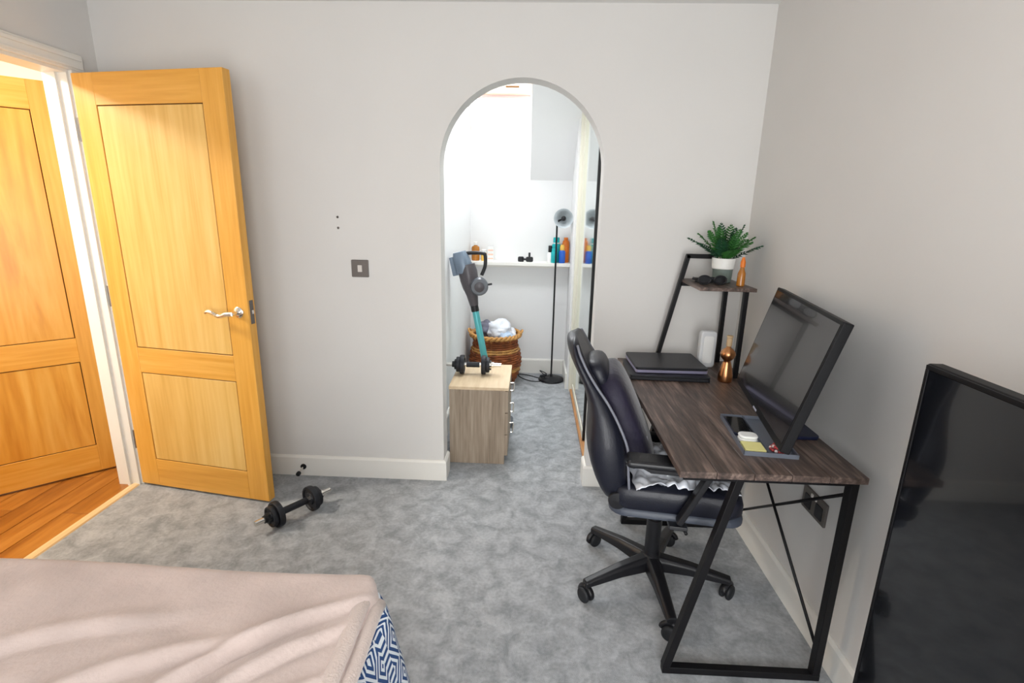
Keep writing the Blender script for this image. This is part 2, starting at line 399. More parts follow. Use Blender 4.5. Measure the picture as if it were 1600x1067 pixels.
# door lining and architraves
tr = thing('trim_doorway', 'white painted door lining and architrave round the bedroom doorway', 'door frame', (XL, DO1, 0), kind='structure')
MB().box(XL-.11, XL+.001, DO1-.022, DO1, 0, DH).build('lining', 'gloss_white', tr)
MB().box(XL-.11, XL+.001, DO0, DO0+.022, 0, DH).build('lining', 'gloss_white', tr)
MB().box(XL-.11, XL+.001, DO0, DO1, DH-.001, DH+.022).build('lining', 'gloss_white', tr)
MB().box(XL-.055, XL-.042, DO1-.034, DO1-.022, 0, DH).build('door_stop_bead', 'gloss_white', tr)
def arch_v(y0, y1): return MB().box(XL, XL+.018, y0, y1, 0, DH+.012).build('architrave', 'gloss_white', tr, bevel=.004)
arch_v(DO1-.012, DO1+.06); arch_v(DO0-.06, DO0+.012)
MB().box(XL, XL+.018, DO0-.06, DO1+.06, DH+.012, DH+.082).build('architrave', 'gloss_white', tr, bevel=.004)
MB().box(XL+.018, XL+.024, DO0-.05, DO1+.05, DH+.022, DH+.032).build('moulding', 'gloss_white', tr, bevel=.002)
MB().box(XL+.018, XL+.024, DO0-.05, DO1+.05, DH+.056, DH+.072).build('moulding', 'gloss_white', tr, bevel=.002)

# hall shell
struct(MB().box(-3.4, XL-.1, 2.70, 2.78, 0, ZC).build('wall_hall_end', 'hall_white'), 'bright cream wall at the end of the hall', 'wall')
struct(MB().box(-3.48, -3.4, .5, 2.78, 0, ZC).build('wall_hall_side', 'hall_white'), 'bright cream far side wall of the hall', 'wall')
struct(MB().box(-3.4, XL-.1, .5, .58, 0, ZC).build('wall_hall_near', 'hall_white'), 'bright cream near wall of the hall', 'wall')
hl = thing('hall_added_lamp', 'unseen round flush ceiling light added to brighten the hall', 'lamp', (-2.75, 1.7, ZC))  # lamp out of view, added to light the hall
MB().lathe([(.16, 0), (.16, -.03), (.15, -.035)], (-2.75, 1.7, ZC), 32).build('rim', 'gloss_white', hl, smooth=True, auto=40)
MB().lathe([(.148, -.034), (.13, -.06), (.08, -.075), (0, -.08)], (-2.75, 1.7, ZC), 32).build('diffuser', 'lit_diffuser', hl, smooth=True)
l = bpy.data.lights.new('hall_added_light', 'AREA'); l.shape = 'DISK'; l.size = .3; l.energy = 38; l.color = (1, .93, .82)  # area lamp of the added hall light
lo = bpy.data.objects.new('hall_added_light', l); COL.objects.link(lo); lo.location = (-2.75, 1.7, ZC-.10)

# alcove shell
AL = -.545; ARx = .34; PX = .312; SX = -.042
struct(MB().box(AL-.08, AL, D+DW, YB+.08, 0, 2.62).build('wall_alcove_left', 'alcove_white'), 'bright white side wall left of the laundry basket', 'wall')
struct(MB().box(AL, ARx+.7, YB, YB+.08, 0, 1.69).box(AL, SX, YB, YB+.08, 1.69, 2.07).build('wall_alcove_back', 'alcove_white'), 'bright white end wall of alcove behind the shelf', 'wall')
struct(MB().box(PX, PX+.06, 4.10, YB, 0, 2.3).build('wall_alcove_right', 'alcove_white'), 'narrow white wall nib beside mirror and floor lamp', 'wall')
# sloped roof underside right of roof window, flat ceiling in front
YF = YB - (2.30-1.69)
slope = MB().prism([(YB, 1.69), (YF, 2.30), (YF, 2.40), (YB+.1, 1.69)], YZ, SX, ARx+.7)
struct(slope.build('ceiling_slope', 'alcove_white'), 'sloping white ceiling panel right of the roof window', 'ceiling')
QX0, QX1, QY0, QY1 = -.42, .18, 2.90, 3.50  # opening for the added roof light
struct(MB().box(AL, QX0, D+DW, 3.92, 2.30, 2.38).box(QX1, ARx+.7, D+DW, 3.92, 2.30, 2.38).box(QX0, QX1, D+DW, QY0, 2.30, 2.38).box(QX0, QX1, QY1, 3.92, 2.30, 2.38).build('ceiling_alcove', 'alcove_white'), 'flat white ceiling of the alcove', 'ceiling')
w4 = thing('window_added_roof', 'unseen square roof light added in the flat alcove ceiling', 'window', (-.12, 3.2, 2.38), kind='structure')  # hidden above the arch, added to brighten the alcove and arch reveal
for q in ((QX0, QX0+.04, QY0, QY1), (QX1-.04, QX1, QY0, QY1), (QX0+.04, QX1-.04, QY0, QY0+.04), (QX0+.04, QX1-.04, QY1-.04, QY1)):
    MB().box(*q, 2.38, 2.43).build('window_frame', 'gloss_white', w4)
MB().box(QX0+.04, QX1-.04, QY0+.04, QY1-.04, 2.40, 2.406).build('pane', 'pane', w4)
struct(MB().box(SX, SX+.03, 3.92, YB+.05, 2.29, 2.72).box(AL, SX, 3.86, 3.92, 2.38, 2.75).build('wall_roof_shaft', 'alcove_white'), 'white cheek of the roof window shaft', 'wall')
w2 = thing('window_2', 'roof window set in the white sloping shaft', 'window', ((AL+SX)/2, YB, 2.07), kind='structure')
sl = Vector((0, -.66, .66)).normalized(); nrm = Vector((0, .707, .707)); c0 = Vector((0, YB+.03, 2.085))
def sbar(x0, x1, a0, a1, t=.05):
    ce = c0 + sl*(a0+a1)/2 + Vector(((x0+x1)/2, 0, 0)); return MB().obox(ce, ((x1-x0)/2, 0, 0), sl*(a1-a0)/2, nrm*t/2)
sbar(AL, SX, 0, .05).build('window_frame', 'gloss_white', w2, bevel=.004)
sbar(AL, AL+.045, .05, .80).build('window_frame', 'gloss_white', w2, bevel=.004)
sbar(SX-.03, SX, .05, .80).build('window_frame', 'gloss_white', w2, bevel=.004)
sbar(AL, SX, .80, .86).build('window_frame', 'gloss_white', w2, bevel=.004)
sbar(AL+.045, SX-.03, .05, .80, .006).build('pane', 'pane', w2)
bl = MB().box(-.455, SX-.006, 4.16, 4.235, 2.285, 2.36).build('blind_cassette', 'blind_cream', w2, bevel=.008); bl['label'] = 'cream blind cassette'
MB().box(-.45, SX-.01, 4.225, 4.237, 2.262, 2.285).build('blind_bar', 'blind_pink', w2, bevel=.003)
MB().box(-.24, -.14, 4.154, 4.16, 2.325, 2.335).build('pull_slot', 'oak_groove', w2)
skirt('baseboard_alcove', [(PX, 4.1), (PX, YB), (AL, YB), (AL, D+DW+.001)], 'white skirting board round the end of the alcove', .135)

# ------------------------------------------------------------------ doors
def make_door(name, label, loc, rot, panel, rail, stile, width=.762, height=1.981, th=.044, handle=True):
    # local: x along the leaf from the hinge, y = 0 front face, +y back, z up
    d = thing(name, label, 'door', loc, rot, kind='structure')
    g = .0045
    MB().box(.003, width-.003, .006, th-.006, .003, height-.003).build('core', 'oak_groove', d, local=True)
    st = .112; rails = [(0, .150), (.625, .752), (1.850, height)]
    for x0, x1 in ((0, st-g/2), (width-st+g/2, width)):
        MB().box(x0, x1, 0, th, 0, height).build('stile', stile, d, local=True, bevel=.0015, seg=1)
    for z0, z1 in rails:
        MB().box(st-g/2, width-st+g/2, 0, th, z0, z1).build('rail', rail, d, local=True, bevel=.001, seg=1)
    for z0, z1 in ((.150, .625), (.752, 1.850)):
        MB().box(st+g/2, width-st-g/2, .0015, th-.0015, z0+g, z1-g).build('panel', panel, d, local=True, bevel=.001, seg=1)
    for z in (.25, 1.0, 1.75):
        MB().tube([(-.004, .004, z-.05), (-.004, .004, z+.05)], .006, 10).build('hinge', 'dark_chrome', d, local=True, smooth=True, auto=40)
    if handle:
        hz = .965; hx = .712
        h = MB().lathe([(.026, 0), (.026, .006), (.022, .010), (.012, .011)], (hx, 0, hz), 24, (0, -1, 0)).build('handle', 'chrome', d, local=True, smooth=True, auto=40)
        MB().tube([(hx, -.008, hz), (hx, -.05, hz)], .010, 12).build('spindle', 'chrome', h, local=True, smooth=True, auto=40)
        lv = spline([(hx+.004, -.05, hz), (hx-.03, -.053, hz-.003), (hx-.065, -.052, hz-.012), (hx-.10, -.05, hz+.002), (hx-.125, -.047, hz+.004), (hx-.142, -.045, hz-.004)], 6)
        MB().tube(lv, [.011]*8 + [.010]*(len(lv)-12) + [.009, .008, .007, .005], 12).build('lever', 'chrome', h, local=True, smooth=True, auto=50)
        MB().lathe([(.026, 0), (.026, .006), (.012, .011)], (hx, th, hz), 24, (0, 1, 0)).build('handle', 'chrome', d, local=True, smooth=True, auto=40)
        lp = MB().box(width, width+.0012, .010, .034, hz-.055, hz+.055).build('latch_plate', 'bronze_plate', d, local=True)
        MB().box(width+.001, width+.008, .016, .028, hz-.008, hz+.010).build('latch', 'chrome', lp, local=True, bevel=.002)
    return d
make_door('door_1', 'open oak door with inlaid panels and chrome lever beside the back wall', (-2.036, 2.379, .012), R(-9.8), 'oak_panel', 'oak_rail', 'oak_stile')
make_door('door_2', 'orange oak door standing ajar in the hall seen through the doorway', (-2.275-.7236*.762, 2.566-.690*.762, .012), math.atan2(.690, .7236), 'oak_panel_hall', 'oak_rail_hall', 'oak_stile', handle=False)

# ------------------------------------------------------------------ bed
bed = thing('bed', 'upholstered double bed under the pink-beige blanket', 'bed', (-1.18, .1, 0))
MB().box(-1.96, -.40, -.93, 1.12, .05, .28).build('base', 'bed_base', bed, bevel=.02)
MB().box(-1.96, -.40, -.93, 1.12, .281, .455).build('mattress', 'mattress', bed, bevel=.04, seg=4)
for x in (-1.88, -.48):
    for y in (-.85, 1.02): MB().lathe([(.025, 0), (.03, .05)], (x, y, 0), 14).build('leg', 'black_plastic', bed)
MB().box(-2.0, -.36, -.985, -.94, .05, .84).build('headboard', 'bed_base', bed, bevel=.02)
# a cloth laid over the bed: flat top, rolled edges, hanging sides
def cloth_surface(name, matn, label, cat, X1, Y1, ztop, hang_x, hang_y, rad, fold, nx, ny, thick, uvscale=1.0, X0=-2.0, Y0=-.6, flare=.0, smoothuv=False):
    # parametric: s runs across (x) and over the right edge, t runs along (y) and over the foot edge
    Lx = (X1 - X0) + hang_x; Ly = (Y1 - Y0) + hang_y
    mb = MB(); uv = []; cr = .10
    def edge(d, flat, r):
        # d metres along cloth; returns (horizontal, drop)
        if d < flat - r: return d, 0.0
        a = (d - (flat - r))/r
        if a < math.pi/2: return flat - r + r*math.sin(a), r*(1-math.cos(a))
        return flat, r + (d - (flat - r) - r*math.pi/2)
    for j in range(ny+1):
        for i in range(nx+1):
            s = Lx*i/nx; t = Ly*j/ny
            hx, dx = edge(s, X1-X0, rad); hy, dy = edge(t, Y1-Y0, rad)
            x = X0 + hx; y = Y0 + hy; z = ztop - max(dx, dy) if (dx and dy) else ztop - dx - dy
            # rounded plan corner
            ox = max(0, hx - (X1-X0-cr)); oy = max(0, hy - (Y1-Y0-cr))
            if ox > 0 and oy > 0:
                q = math.hypot(ox, oy)
                if q > cr:
                    x = X0 + (X1-X0-cr) + ox*cr/q; y = Y0 + (Y1-Y0-cr) + oy*cr/q
            f = fold(x, y, dx, dy)
            if dx > rad*.6: x += flare*dx + f*.6
            elif dy > rad*.6: y += f*.6
            else: z += f
            mb.v.append((x, y, z)); uv.append((t*uvscale, s*uvscale))
    W = nx+1
    for j in range(ny):
        for i in range(nx): mb.f.append((j*W+i, j*W+i+1, (j+1)*W+i+1, (j+1)*W+i))
    o = mb.build(name, matn, smooth=True, uv=uv, solid=thick)
    return tag(o, label, cat) if label else o
def ridge(x, y, x0, y0, x1, y1, wdt, h):
    # a fold along the line from (x0,y0) to (x1,y1), fading at the ends
    d = Vector((x1-x0, y1-y0)); L = d.length; d /= L; p = Vector((x-x0, y-y0)); a = p.dot(d)/L; n = p.x*-d.y + p.y*d.x
    n += .02*math.sin(a*7)
    if a < -.15 or a > 1.15: return 0
    e = max(0, min(1, (a+.15)/.3))*max(0, min(1, (1.15-a)/.3))
    g = math.exp(-(n/wdt)**2) - .55*math.exp(-((n+wdt*1.5)/(wdt*.8))**2)
    return h*e*g
FOLDS = [(-.98, .58, -.42, 1.07, .016, .022), (-.84, .52, -.43, .98, .015, .019), (-1.25, .60, -.62, .95, .022, .015), (-1.5, .72, -.85, 1.0, .025, .012),
         (-.66, .56, -.40, .86, .012, .012), (-1.75, .5, -1.1, .8, .025, .014), (-.47, .62, -.405, .80, .010, .009), (-1.05, .5, -.6, .80, .018, .012)]
def bfold(x, y, dx, dy):
    f = sum(ridge(x, y, *q) for q in FOLDS)
    f += .006*noise.noise(Vector((x*3, y*3, 1))) + .0025*noise.noise(Vector((x*11, y*11, 4)))
    f += .010*max(0, (y-.9)/.3)*noise.noise(Vector((x*2.2, 7, 2)))
    return f
def dfold(x, y, dx, dy): return .016*math.sin(y*17+.6) + .010*noise.noise(Vector((x*5, y*9, 3))) - .004
dv = cloth_surface('duvet', 'duvet_print', 'navy and white geometric print duvet showing below the blanket edge', 'duvet', -.345, 1.150, .478, .24, .12, .05, dfold, 90, 100, .012, uvscale=1.0, flare=.22)
bk = thing('blanket', 'pinkish beige fleece throw with folds spread over the bed', 'blanket', (-1.18, .3, .49))
def top_cloth():
    o = cloth_surface('fleece', 'blanket', None, None, -.372, 1.175, .506, .055, .16, .035, bfold, 150, 150, .008)
    o.parent = bk; o.matrix_parent_inverse = Matrix.Translation((1.18, -.3, -.49)); ROOT[o.name] = ROOT[bk.name]
    return o
top_cloth()
# folded hem along the right edge
def hem(off, zz, r, name):
    pts = []
    for k in range(40):
        y = -.5 + 1.60*k/39
        pts.append((-.372 + off + .004*math.sin(y*9), y, zz + bfold(-.40, y, 0, 0)*.4 - .02*max(0, (y-1.02)/.1)))
    mb = MB(); n = 10; 
    vs = []; fs = []
    for p in pts:
        vs += [(p[0] + r[0]*math.cos(2*math.pi*k/n), p[1], p[2] + r[1]*math.sin(2*math.pi*k/n)) for k in range(n)]
    for i in range(len(pts)-1): fs += [(i*n+k, i*n+(k+1) % n, (i+1)*n+(k+1) % n, (i+1)*n+k) for k in range(n)]
    fs += [tuple(range(n)), tuple((len(pts)-1)*n+k for k in range(n))]
    return mb.add(vs, fs).build(name, 'blanket_hem', bk, smooth=True)
hem(-.026, .507, (.020, .012), 'hem_fold'); hem(.006, .484, (.017, .018), 'hem_fold')

# ------------------------------------------------------------------ wall fittings
sw = thing('light_switch', 'square bronze light switch plate with pale rocker on the back wall', 'light switch', (-.862, D, 1.155))
MB().prism(rrect(.086, .086, .004), lambda p, q, a: (p, a, q), -.007, 0).build('plate', 'bronze_plate', sw, local=True, bevel=.0015)
MB().box(-.011, .011, -.011, -.006, -.017, .017).build('rocker', 'switch_light', sw, local=True, bevel=.002)
for z, lb in ((1.403, 'upper of two tiny grey wall plugs above the light switch'), (1.351, 'lower of two tiny grey wall plugs above the light switch')):
    tag(MB().lathe([(.0055, 0), (.006, .001), (.003, .0015), (.0025, -.001)], (-.961, D, z), 14, (0, -1, 0)).build('wall_plug', 'bronze_plate', loc=(-.961, D, z)), lb, 'wall plug', 'wall plugs above the switch')
sk = thing('wall_socket', 'dark bronze double socket plate on the wall beneath the desk', 'socket', (XR, 1.66, .47))
MB().prism(rrect(.150, .086, .004), YZ, -.008, 0).build('plate', 'bronze_plate', sk, local=True, bevel=.0015)
for s in (-1, 1):
    MB().prism([(p+s*.036, q-.006) for p, q in rrect(.044, .050, .005)], YZ, -.0105, -.007).build('socket_face', 'black_plastic', sk, local=True, bevel=.001)
    MB().box(-.013, -.008, s*.012-.005, s*.012+.005, .022, .036).build('rocker', 'switch_light', sk, local=True, bevel=.001)
pl = thing('plug_adapter', 'black plug adapter on the wall beside the double socket', 'plug', (XR, 1.865, .50))
MB().prism(rrect(.055, .07, .01), YZ, -.045, 0).build('body', 'black_plastic', pl, local=True, bevel=.005)
ds = thing('door_stop', 'small chrome door stop with black ends on the skirting board', 'door stop', (-1.235, D-.015, .055))
MB().lathe([(.016, 0), (.016, .006), (.008, .008)], (0, 0, 0), 16, (0, -1, -.1)).build('rose', 'black_plastic', ds, local=True, smooth=True, auto=40)
MB().tube([(0, -.006, 0), (0, -.06, -.008)], .0055, 12).build('stem', 'chrome', ds, local=True, smooth=True, auto=40)
MB().lathe([(.011, 0), (.012, .004), (.012, .016), (.009, .02)], (0, -.058, -.0078), 16, (0, -1, -.12)).build('tip', 'rubber', ds, local=True, smooth=True, auto=40)

# ------------------------------------------------------------------ dumbbells
def dumbbell(label, loc, rot, wr, half, bar):
    # local x along the bar, wheels rest on z = 0
    d = thing('dumbbell', label, 'dumbbell', loc, rot, group='dumbbells')
    MB().tube([(-bar, 0, wr), (bar, 0, wr)], .0125, 14).build('bar', 'chrome', d, local=True, smooth=True, auto=40)
    MB().tube([(-half+.012, 0, wr), (half-.012, 0, wr)], .0165, 14).build('grip', 'iron', d, local=True, smooth=True, auto=40)
    for s in (-1, 1):
        for k, (r, a, t) in enumerate(((wr, half, .026), (wr*.80, half+.028, .020))):
            prof = [(.014, 0), (r*.45, 0), (r*.5, t*.25), (r*.78, t*.25), (r*.84, 0), (r*.97, 0), (r, t*.2), (r, t*.8), (r*.97, t), (r*.84, t), (r*.78, t*.75), (r*.5, t*.75), (r*.45, t), (.014, t)]
            MB().lathe(prof, (s*a, 0, wr), 32, (s, 0, 0)).build('weight_plate', 'iron', d, local=True, smooth=True, auto=35)
        cl = MB().lathe([(.013, 0), (.026, 0), (.026, .01), (.018, .013), (.018, .024), (.013, .024)], (s*(half+.05), 0, wr), 18, (s, 0, 0)).build('collar', 'rubber' if s < 0 else 'chrome', d, local=True, smooth=True, auto=35)
        for a in range(6):
            an = a*math.pi/3
            MB().obox((s*(half+.055), .026*math.cos(an), wr+.026*math.sin(an)), (.005, 0, 0), (0, .005*math.cos(an), .005*math.sin(an)), (0, -.004*math.sin(an), .004*math.cos(an))).build('lug', 'rubber', cl, local=True)
    return d
dumbbell('black dumbbell with chrome bar ends on the carpet by the open door', (-1.105, 2.145, 0), math.atan2(.30, .215), .062, .075, .190)
dumbbell('black dumbbell resting on top of the wooden drawer unit', (-.345, 2.985, .4785), R(1.5), .058, .052, .170)

# ------------------------------------------------------------------ drawer unit
dr = thing('drawer_unit', 'small wood-effect drawer unit inside the arch', 'drawers', (-.285, 2.975, 0))
X0, X1, Y0, Y1 = -.455, -.117, 2.755, 3.195
MB().box(X0, X1-.018, Y0, Y0+.018, 0, .458).build('side_panel', 'grey_oak', dr, bevel=.001, seg=1)
MB().box(X0, X1-.018, Y1-.018, Y1, 0, .458).build('side_panel', 'grey_oak', dr, bevel=.001, seg=1)
MB().box(X0, X0+.012, Y0+.018, Y1-.018, 0, .458).build('back_panel', 'grey_oak', dr)
MB().box(X0-.002, X1+.002, Y0-.004, Y1+.004, .458, .476).build('top', 'pale_oak', dr, bevel=.0015, seg=1)
MB().box(X0+.012, X1-.03, Y0+.018, Y1-.018, .0, .05).build('plinth', 'grey_oak', dr)
for k in range(3):
    z0 = .055 + k*.134
    df = MB().box(X1-.018, X1, Y0+.002, Y1-.002, z0, z0+.130).build('drawer', 'grey_oak', dr, bevel=.001, seg=1)
    zc = z0+.085
    MB().tube(spline([(X1, 2.90, zc), (X1+.020, 2.90, zc), (X1+.024, 2.91, zc), (X1+.024, 3.03, zc), (X1+.020, 3.04, zc), (X1, 3.04, zc)], 4), .0045, 10).build('handle', 'chrome', df, smooth=True, auto=50)

# ------------------------------------------------------------------ stick vacuum
vc = thing('stick_vacuum', 'grey and teal cordless stick vacuum leaning behind the drawer unit', 'vacuum cleaner', (-.22, 3.34, 0))
ya = 3.33
hd = MB().prism([(p, q+.03) for p, q in rrect(.23, .055, .02)], lambda p, q, a: (-.22+p, a, q), 3.265, 3.36).build('floor_head', 'vac_grey', vc, bevel=.008)
MB().tube([(-.22, 3.33, .05), (-.232, ya, .10)], .022, 14).build('neck', 'vac_dark', hd, smooth=True, auto=40)
MB().tube([(-.232, ya, .09), (-.372, ya, .815)], .0225, 16).build('tube', 'teal_tube', vc, smooth=True, auto=40)
ax = Vector((-.14, 0, .725)).normalized(); sd = Vector((ax.z, 0, -ax.x))
P0 = Vector((-.372, ya, .81))
MB().tube([P0 - ax*.012, P0 + ax*.030], .026, 18).build('collar', 'black_plastic', vc, smooth=True, auto=40)
bd = MB().tube([P0+ax*.028, P0+ax*.10, P0+ax*.15, P0+ax*.20, P0+ax*.25, P0+ax*.30], [.028, .038, .052, .060, .062, .054], 22).build('body', 'vac_dark', vc, smooth=True, auto=40)
cb = P0 + ax*.15 + sd*.058 + Vector((0, -.02, 0))
MB().lathe([(.0, -.045), (.040, -.045), (.055, -.035), (.058, -.02), (.058, .03), (.05, .045), (0, .045)], cb, 26, (.12, -1, 0)).build('dust_bin', 'vac_grey', vc, smooth=True, auto=40)
MB().lathe([(.0, 0), (.030, 0), (.032, .006), (.026, .010), (0, .011)], cb + Vector((.006, -.045, 0)), 22, (.12, -1, 0)).build('bin_cap', 'vac_dark', bd, smooth=True, auto=40)
MB().bar(cb + sd*.05, cb + sd*.085, .012, .012).build('latch', 'black_plastic', bd)
mt = P0 + ax*.30
MB().tube([mt - ax*.05 - sd*.02, mt - sd*.02, mt + ax*.05 - sd*.028, mt + ax*.085 - sd*.03], [.056, .058, .054, .042], 20).build('motor_housing', 'vac_steel', vc, smooth=True, auto=40)
MB().bar(mt - ax*.06 - sd*.074, mt + ax*.06 - sd*.076, .05, .03, up=(0, 1, 0)).build('battery', 'vac_steel', vc, bevel=.004)
gp = spline([mt + ax*.070 - sd*.005, mt + ax*.066 + sd*.05, mt + ax*.052 + sd*.115, mt + ax*.035 + sd*.130, mt - ax*.03 + sd*.118, mt - ax*.085 + sd*.085], 6)
MB().tube(gp, .0115, 12).build('handle', 'black_plastic', vc, smooth=True, auto=50)

# ------------------------------------------------------------------ laundry basket and clothes
bx_, by_ = -.298, 4.235
bs = thing('laundry_basket', 'brown woven wicker basket heaped with laundry in the alcove', 'basket', (bx_, by_, 0))
prof = [(0, .150), (.05, .178), (.12, .205), (.20, .216), (.28, .205), (.34, .184), (.385, .178), (.42, .198)]
def brad(z):
    for (z0, r0), (z1, r1) in zip(prof, prof[1:]):
        if z <= z1: t = (z-z0)/(z1-z0); t = t*t*(3-2*t)*.5 + t*.5; return r0 + (r1-r0)*t
    return prof[-1][1]
wv = MB(); wt = MB(); NS = 28
for k in range(23):
    z = .009 + k*.0182; r = brad(z); tgt = wt if k in (7, 8, 16, 17) else wv
    tgt.tube([(bx_ + (r + .004*math.cos(NS/2*a + math.pi*k))*math.cos(a), by_ + (r + .004*math.cos(NS/2*a + math.pi*k))*math.sin(a), z) for a in [2*math.pi*i/84 for i in range(84)]], .0098, 6, closed=True)
o = wv.build('weave', 'wicker', bs, smooth=True); o['kind'] = 'stuff'
o = wt.build('weave_band', 'wicker_tan', bs, smooth=True); o['kind'] = 'stuff'
for k in range(NS):
    a = 2*math.pi*(k+.5)/NS
    MB().tube([(bx_+brad(z)*math.cos(a), by_+brad(z)*math.sin(a), z) for z in [.003+.0417*i for i in range(11)]], .0055, 6).build('stave', 'wicker_tan' if k % 4 == 0 else 'wicker', bs, smooth=True)
MB().lathe([(0, .004), (.146, .004), (.146, .014), (0, .014)], (bx_, by_, 0), 28).build('base', 'wicker', bs)
rm = MB()
for ph in (0, math.pi):
    rm.tube([(bx_ + (.205 + .010*math.cos(16*a+ph))*math.cos(a), by_ + (.205 + .010*math.cos(16*a+ph))*math.sin(a), .428 + .011*math.sin(16*a+ph)) for a in [2*math.pi*i/128 for i in range(128)]], .0115, 7, closed=True)
rm.build('rim', 'wicker_tan', bs, smooth=True)
for s in (-1, 1):
    MB().tube(spline([(bx_+s*.20, by_-.05, .432), (bx_+s*.222, by_-.035, .455), (bx_+s*.228, by_, .463), (bx_+s*.222, by_+.035, .455), (bx_+s*.20, by_+.05, .432)], 6), .008, 8).build('handle', 'wicker_tan', bs, smooth=True)
def rag(name, label, matn, c, rx, ry, rz, seed, amp=.35):
    bm = bmesh.new(); bmesh.ops.create_icosphere(bm, subdivisions=4, radius=1)
    for v in bm.verts:
        p = v.co.copy(); n = noise.noise(p*1.6 + Vector((seed, 0, 0))) + .55*abs(noise.noise(p*3.6 + Vector((0, seed, 0)))) + .22*noise.noise(p*8 + Vector((seed, seed, 0)))
        k = 1 + amp*n; v.co = Vector((p.x*rx*k, p.y*ry*k, p.z*rz*k))
    me = bpy.data.meshes.new(name); bm.to_mesh(me); bm.free()
    for f in me.polygons: f.use_smooth = True
    me.materials.append(M[matn]); o = bpy.data.objects.new(name, me); COL.objects.link(o); o.location = c
    return tag(o, label, 'clothes', 'laundry in the basket')
rag('garment', 'large white crumpled garment heaped on top of the wicker basket', 'laundry_white', (bx_+.025, by_-.02, .475), .115, .12, .075, 3)
rag('garment', 'pale blue crumpled cloth at the front of the wicker basket', 'laundry_blue', (bx_+.07, by_-.09, .430), .085, .07, .045, 8)
rag('garment', 'dark grey crumpled garment at the left of the wicker basket', 'laundry_grey', (bx_-.085, by_-.01, .468), .075, .10, .065, 15)
rag('garment', 'white cloth spilling at the right rim of the wicker basket', 'laundry_white', (bx_+.10, by_+.02, .430), .07, .085, .05, 21)

# ------------------------------------------------------------------ floor lamp
lx, ly = .190, 4.325
lp = thing('floor_lamp', 'thin black floor lamp with round grey shade in the alcove', 'lamp', (lx, ly, 0))
MB().lathe([(0, 0), (.108, 0), (.112, .006), (.108, .018), (.085, .026), (.03, .030), (.012, .036), (.011, .055), (0, .056)], (lx, ly, 0), 36).build('base', 'black_plastic', lp, smooth=True, auto=50)
MB().tube([(lx, ly, .05), (lx-.001, ly, .7), (lx-.002, ly, 1.355)], .0075, 10).build('pole', 'black_metal', lp, smooth=True, auto=40)
hc = Vector((.236, 4.285, 1.388)); hdn = Vector((-.075, -1, .05)).normalized()
sh = MB().lathe([(.014, -.085), (.030, -.083), (.040, -.06), (.060, -.02), (.076, .0), (.078, .004), (.074, .002), (.056, -.022), (.036, -.058), (.02, -.07), (0, -.07)], hc, 32, hdn).build('shade', 'lamp_shade_grey', lp, smooth=True, auto=60)
MB().lathe([(.017, -.07), (.019, -.04), (.021, -.022), (.018, -.008), (0, -.002)], hc, 20, hdn).build('bulb_holder', 'black_plastic', sh, smooth=True, auto=50)
MB().tube([(lx-.002, ly, 1.345), (lx+.01, ly, 1.37), hc - hdn*.075], .007, 10).build('joint', 'black_metal', lp, smooth=True)
MB().tube(spline([(lx-.02, ly+.05, .012), (lx-.10, ly+.03, .006), (lx-.20, ly+.10, .005), (lx-.29, ly+.12, .005), (lx-.26, ly+.02, .005), (lx-.17, ly-.06, .005), (lx-.08, ly-.05, .008), (lx-.06, ly-.0, .040), (lx-.10, ly+.03, .075), (lx-.04, ly-.02, .062), (lx-.07, ly+.0, .04), (lx-.02, ly-.02, .045)], 8), .0038, 8).build('cord', 'rubber', lp, smooth=True)
MB().obox((lx-.07, ly-.02, .045), (.025, .01, .004), (-.006, .012, 0), (0, 0, .009)).build('foot_switch', 'rubber', lp, bevel=.003)

# ------------------------------------------------------------------ alcove shelf and what stands on it
ST = 1.020
shf = thing('wall_shelf', 'white shelf board across the end of the alcove', 'shelf', (-.117, YB, ST))
MB().box(AL, PX, 4.355, YB, ST-.028, ST).build('board', 'gloss_white', shf, bevel=.002)
MB().box(AL, PX, YB-.02, YB, ST-.06, ST-.028).build('batten', 'gloss_white', shf)
def bottle(name, label, cat, x, y, body, bm_, cap=None, cm=None, band=None, bandm=None, sx=1, sy=1):
    t = thing(name, label, cat, (x, y, ST), group='toiletries on the alcove shelf')
    MB().lathe(body, (0, 0, 0), 24, sx=sx, sy=sy).build('body', bm_, t, local=True, smooth=True, auto=40)
    if cap: MB().lathe(cap, (0, 0, 0), 20, sx=sx, sy=sy).build('cap', cm, t, local=True, smooth=True, auto=40)
    if band: MB().lathe(band, (0, 0, 0), 24, sx=sx, sy=sy).build('label_band', bandm, t, local=True, smooth=True, auto=40)
    return t
bottle('bottle', 'amber bottle with pale cap at the left end of the shelf', 'bottle', -.492, 4.44, [(.03, 0), (.034, .004), (.034, .105), (.030, .118), (.014, .126), (.014, .132)], 'amber', [(.016, .130), (.017, .134), (.017, .156), (.014, .158)], 'white_plastic')
bottle('jar', 'small yellow jar between amber bottle and printed box', 'jar', -.420, 4.43, [(.022, 0), (.024, .004), (.024, .066), (.020, .070)], 'yellow', [(.0235, .069), (.025, .071), (.025, .094), (.023, .096)], 'white_plastic')
bxo = thing('carton', 'white box with pink print on the alcove shelf', 'box', (-.362, 4.44, ST), group='toiletries on the alcove shelf')
MB().box(-.026, .026, -.02, .02, 0, .118).build('body', 'white_plastic', bxo, local=True, bevel=.002)
for z in (.02, .055, .09): MB().box(-.022, .022, -.0206, -.0198, z-.006, z+.006).build('printed_stripe', 'pink_print', bxo, local=True)
gd = thing('camera_gadget', 'small black gadget lying in the middle of the alcove shelf', 'gadget', (-.058, 4.43, ST))
MB().lathe([(.0, 0), (.022, 0), (.026, .006), (.026, .034), (.020, .042), (0, .043)], (-.045, 0, 0), 20).build('knob', 'rubber', gd, local=True, smooth=True, auto=40)
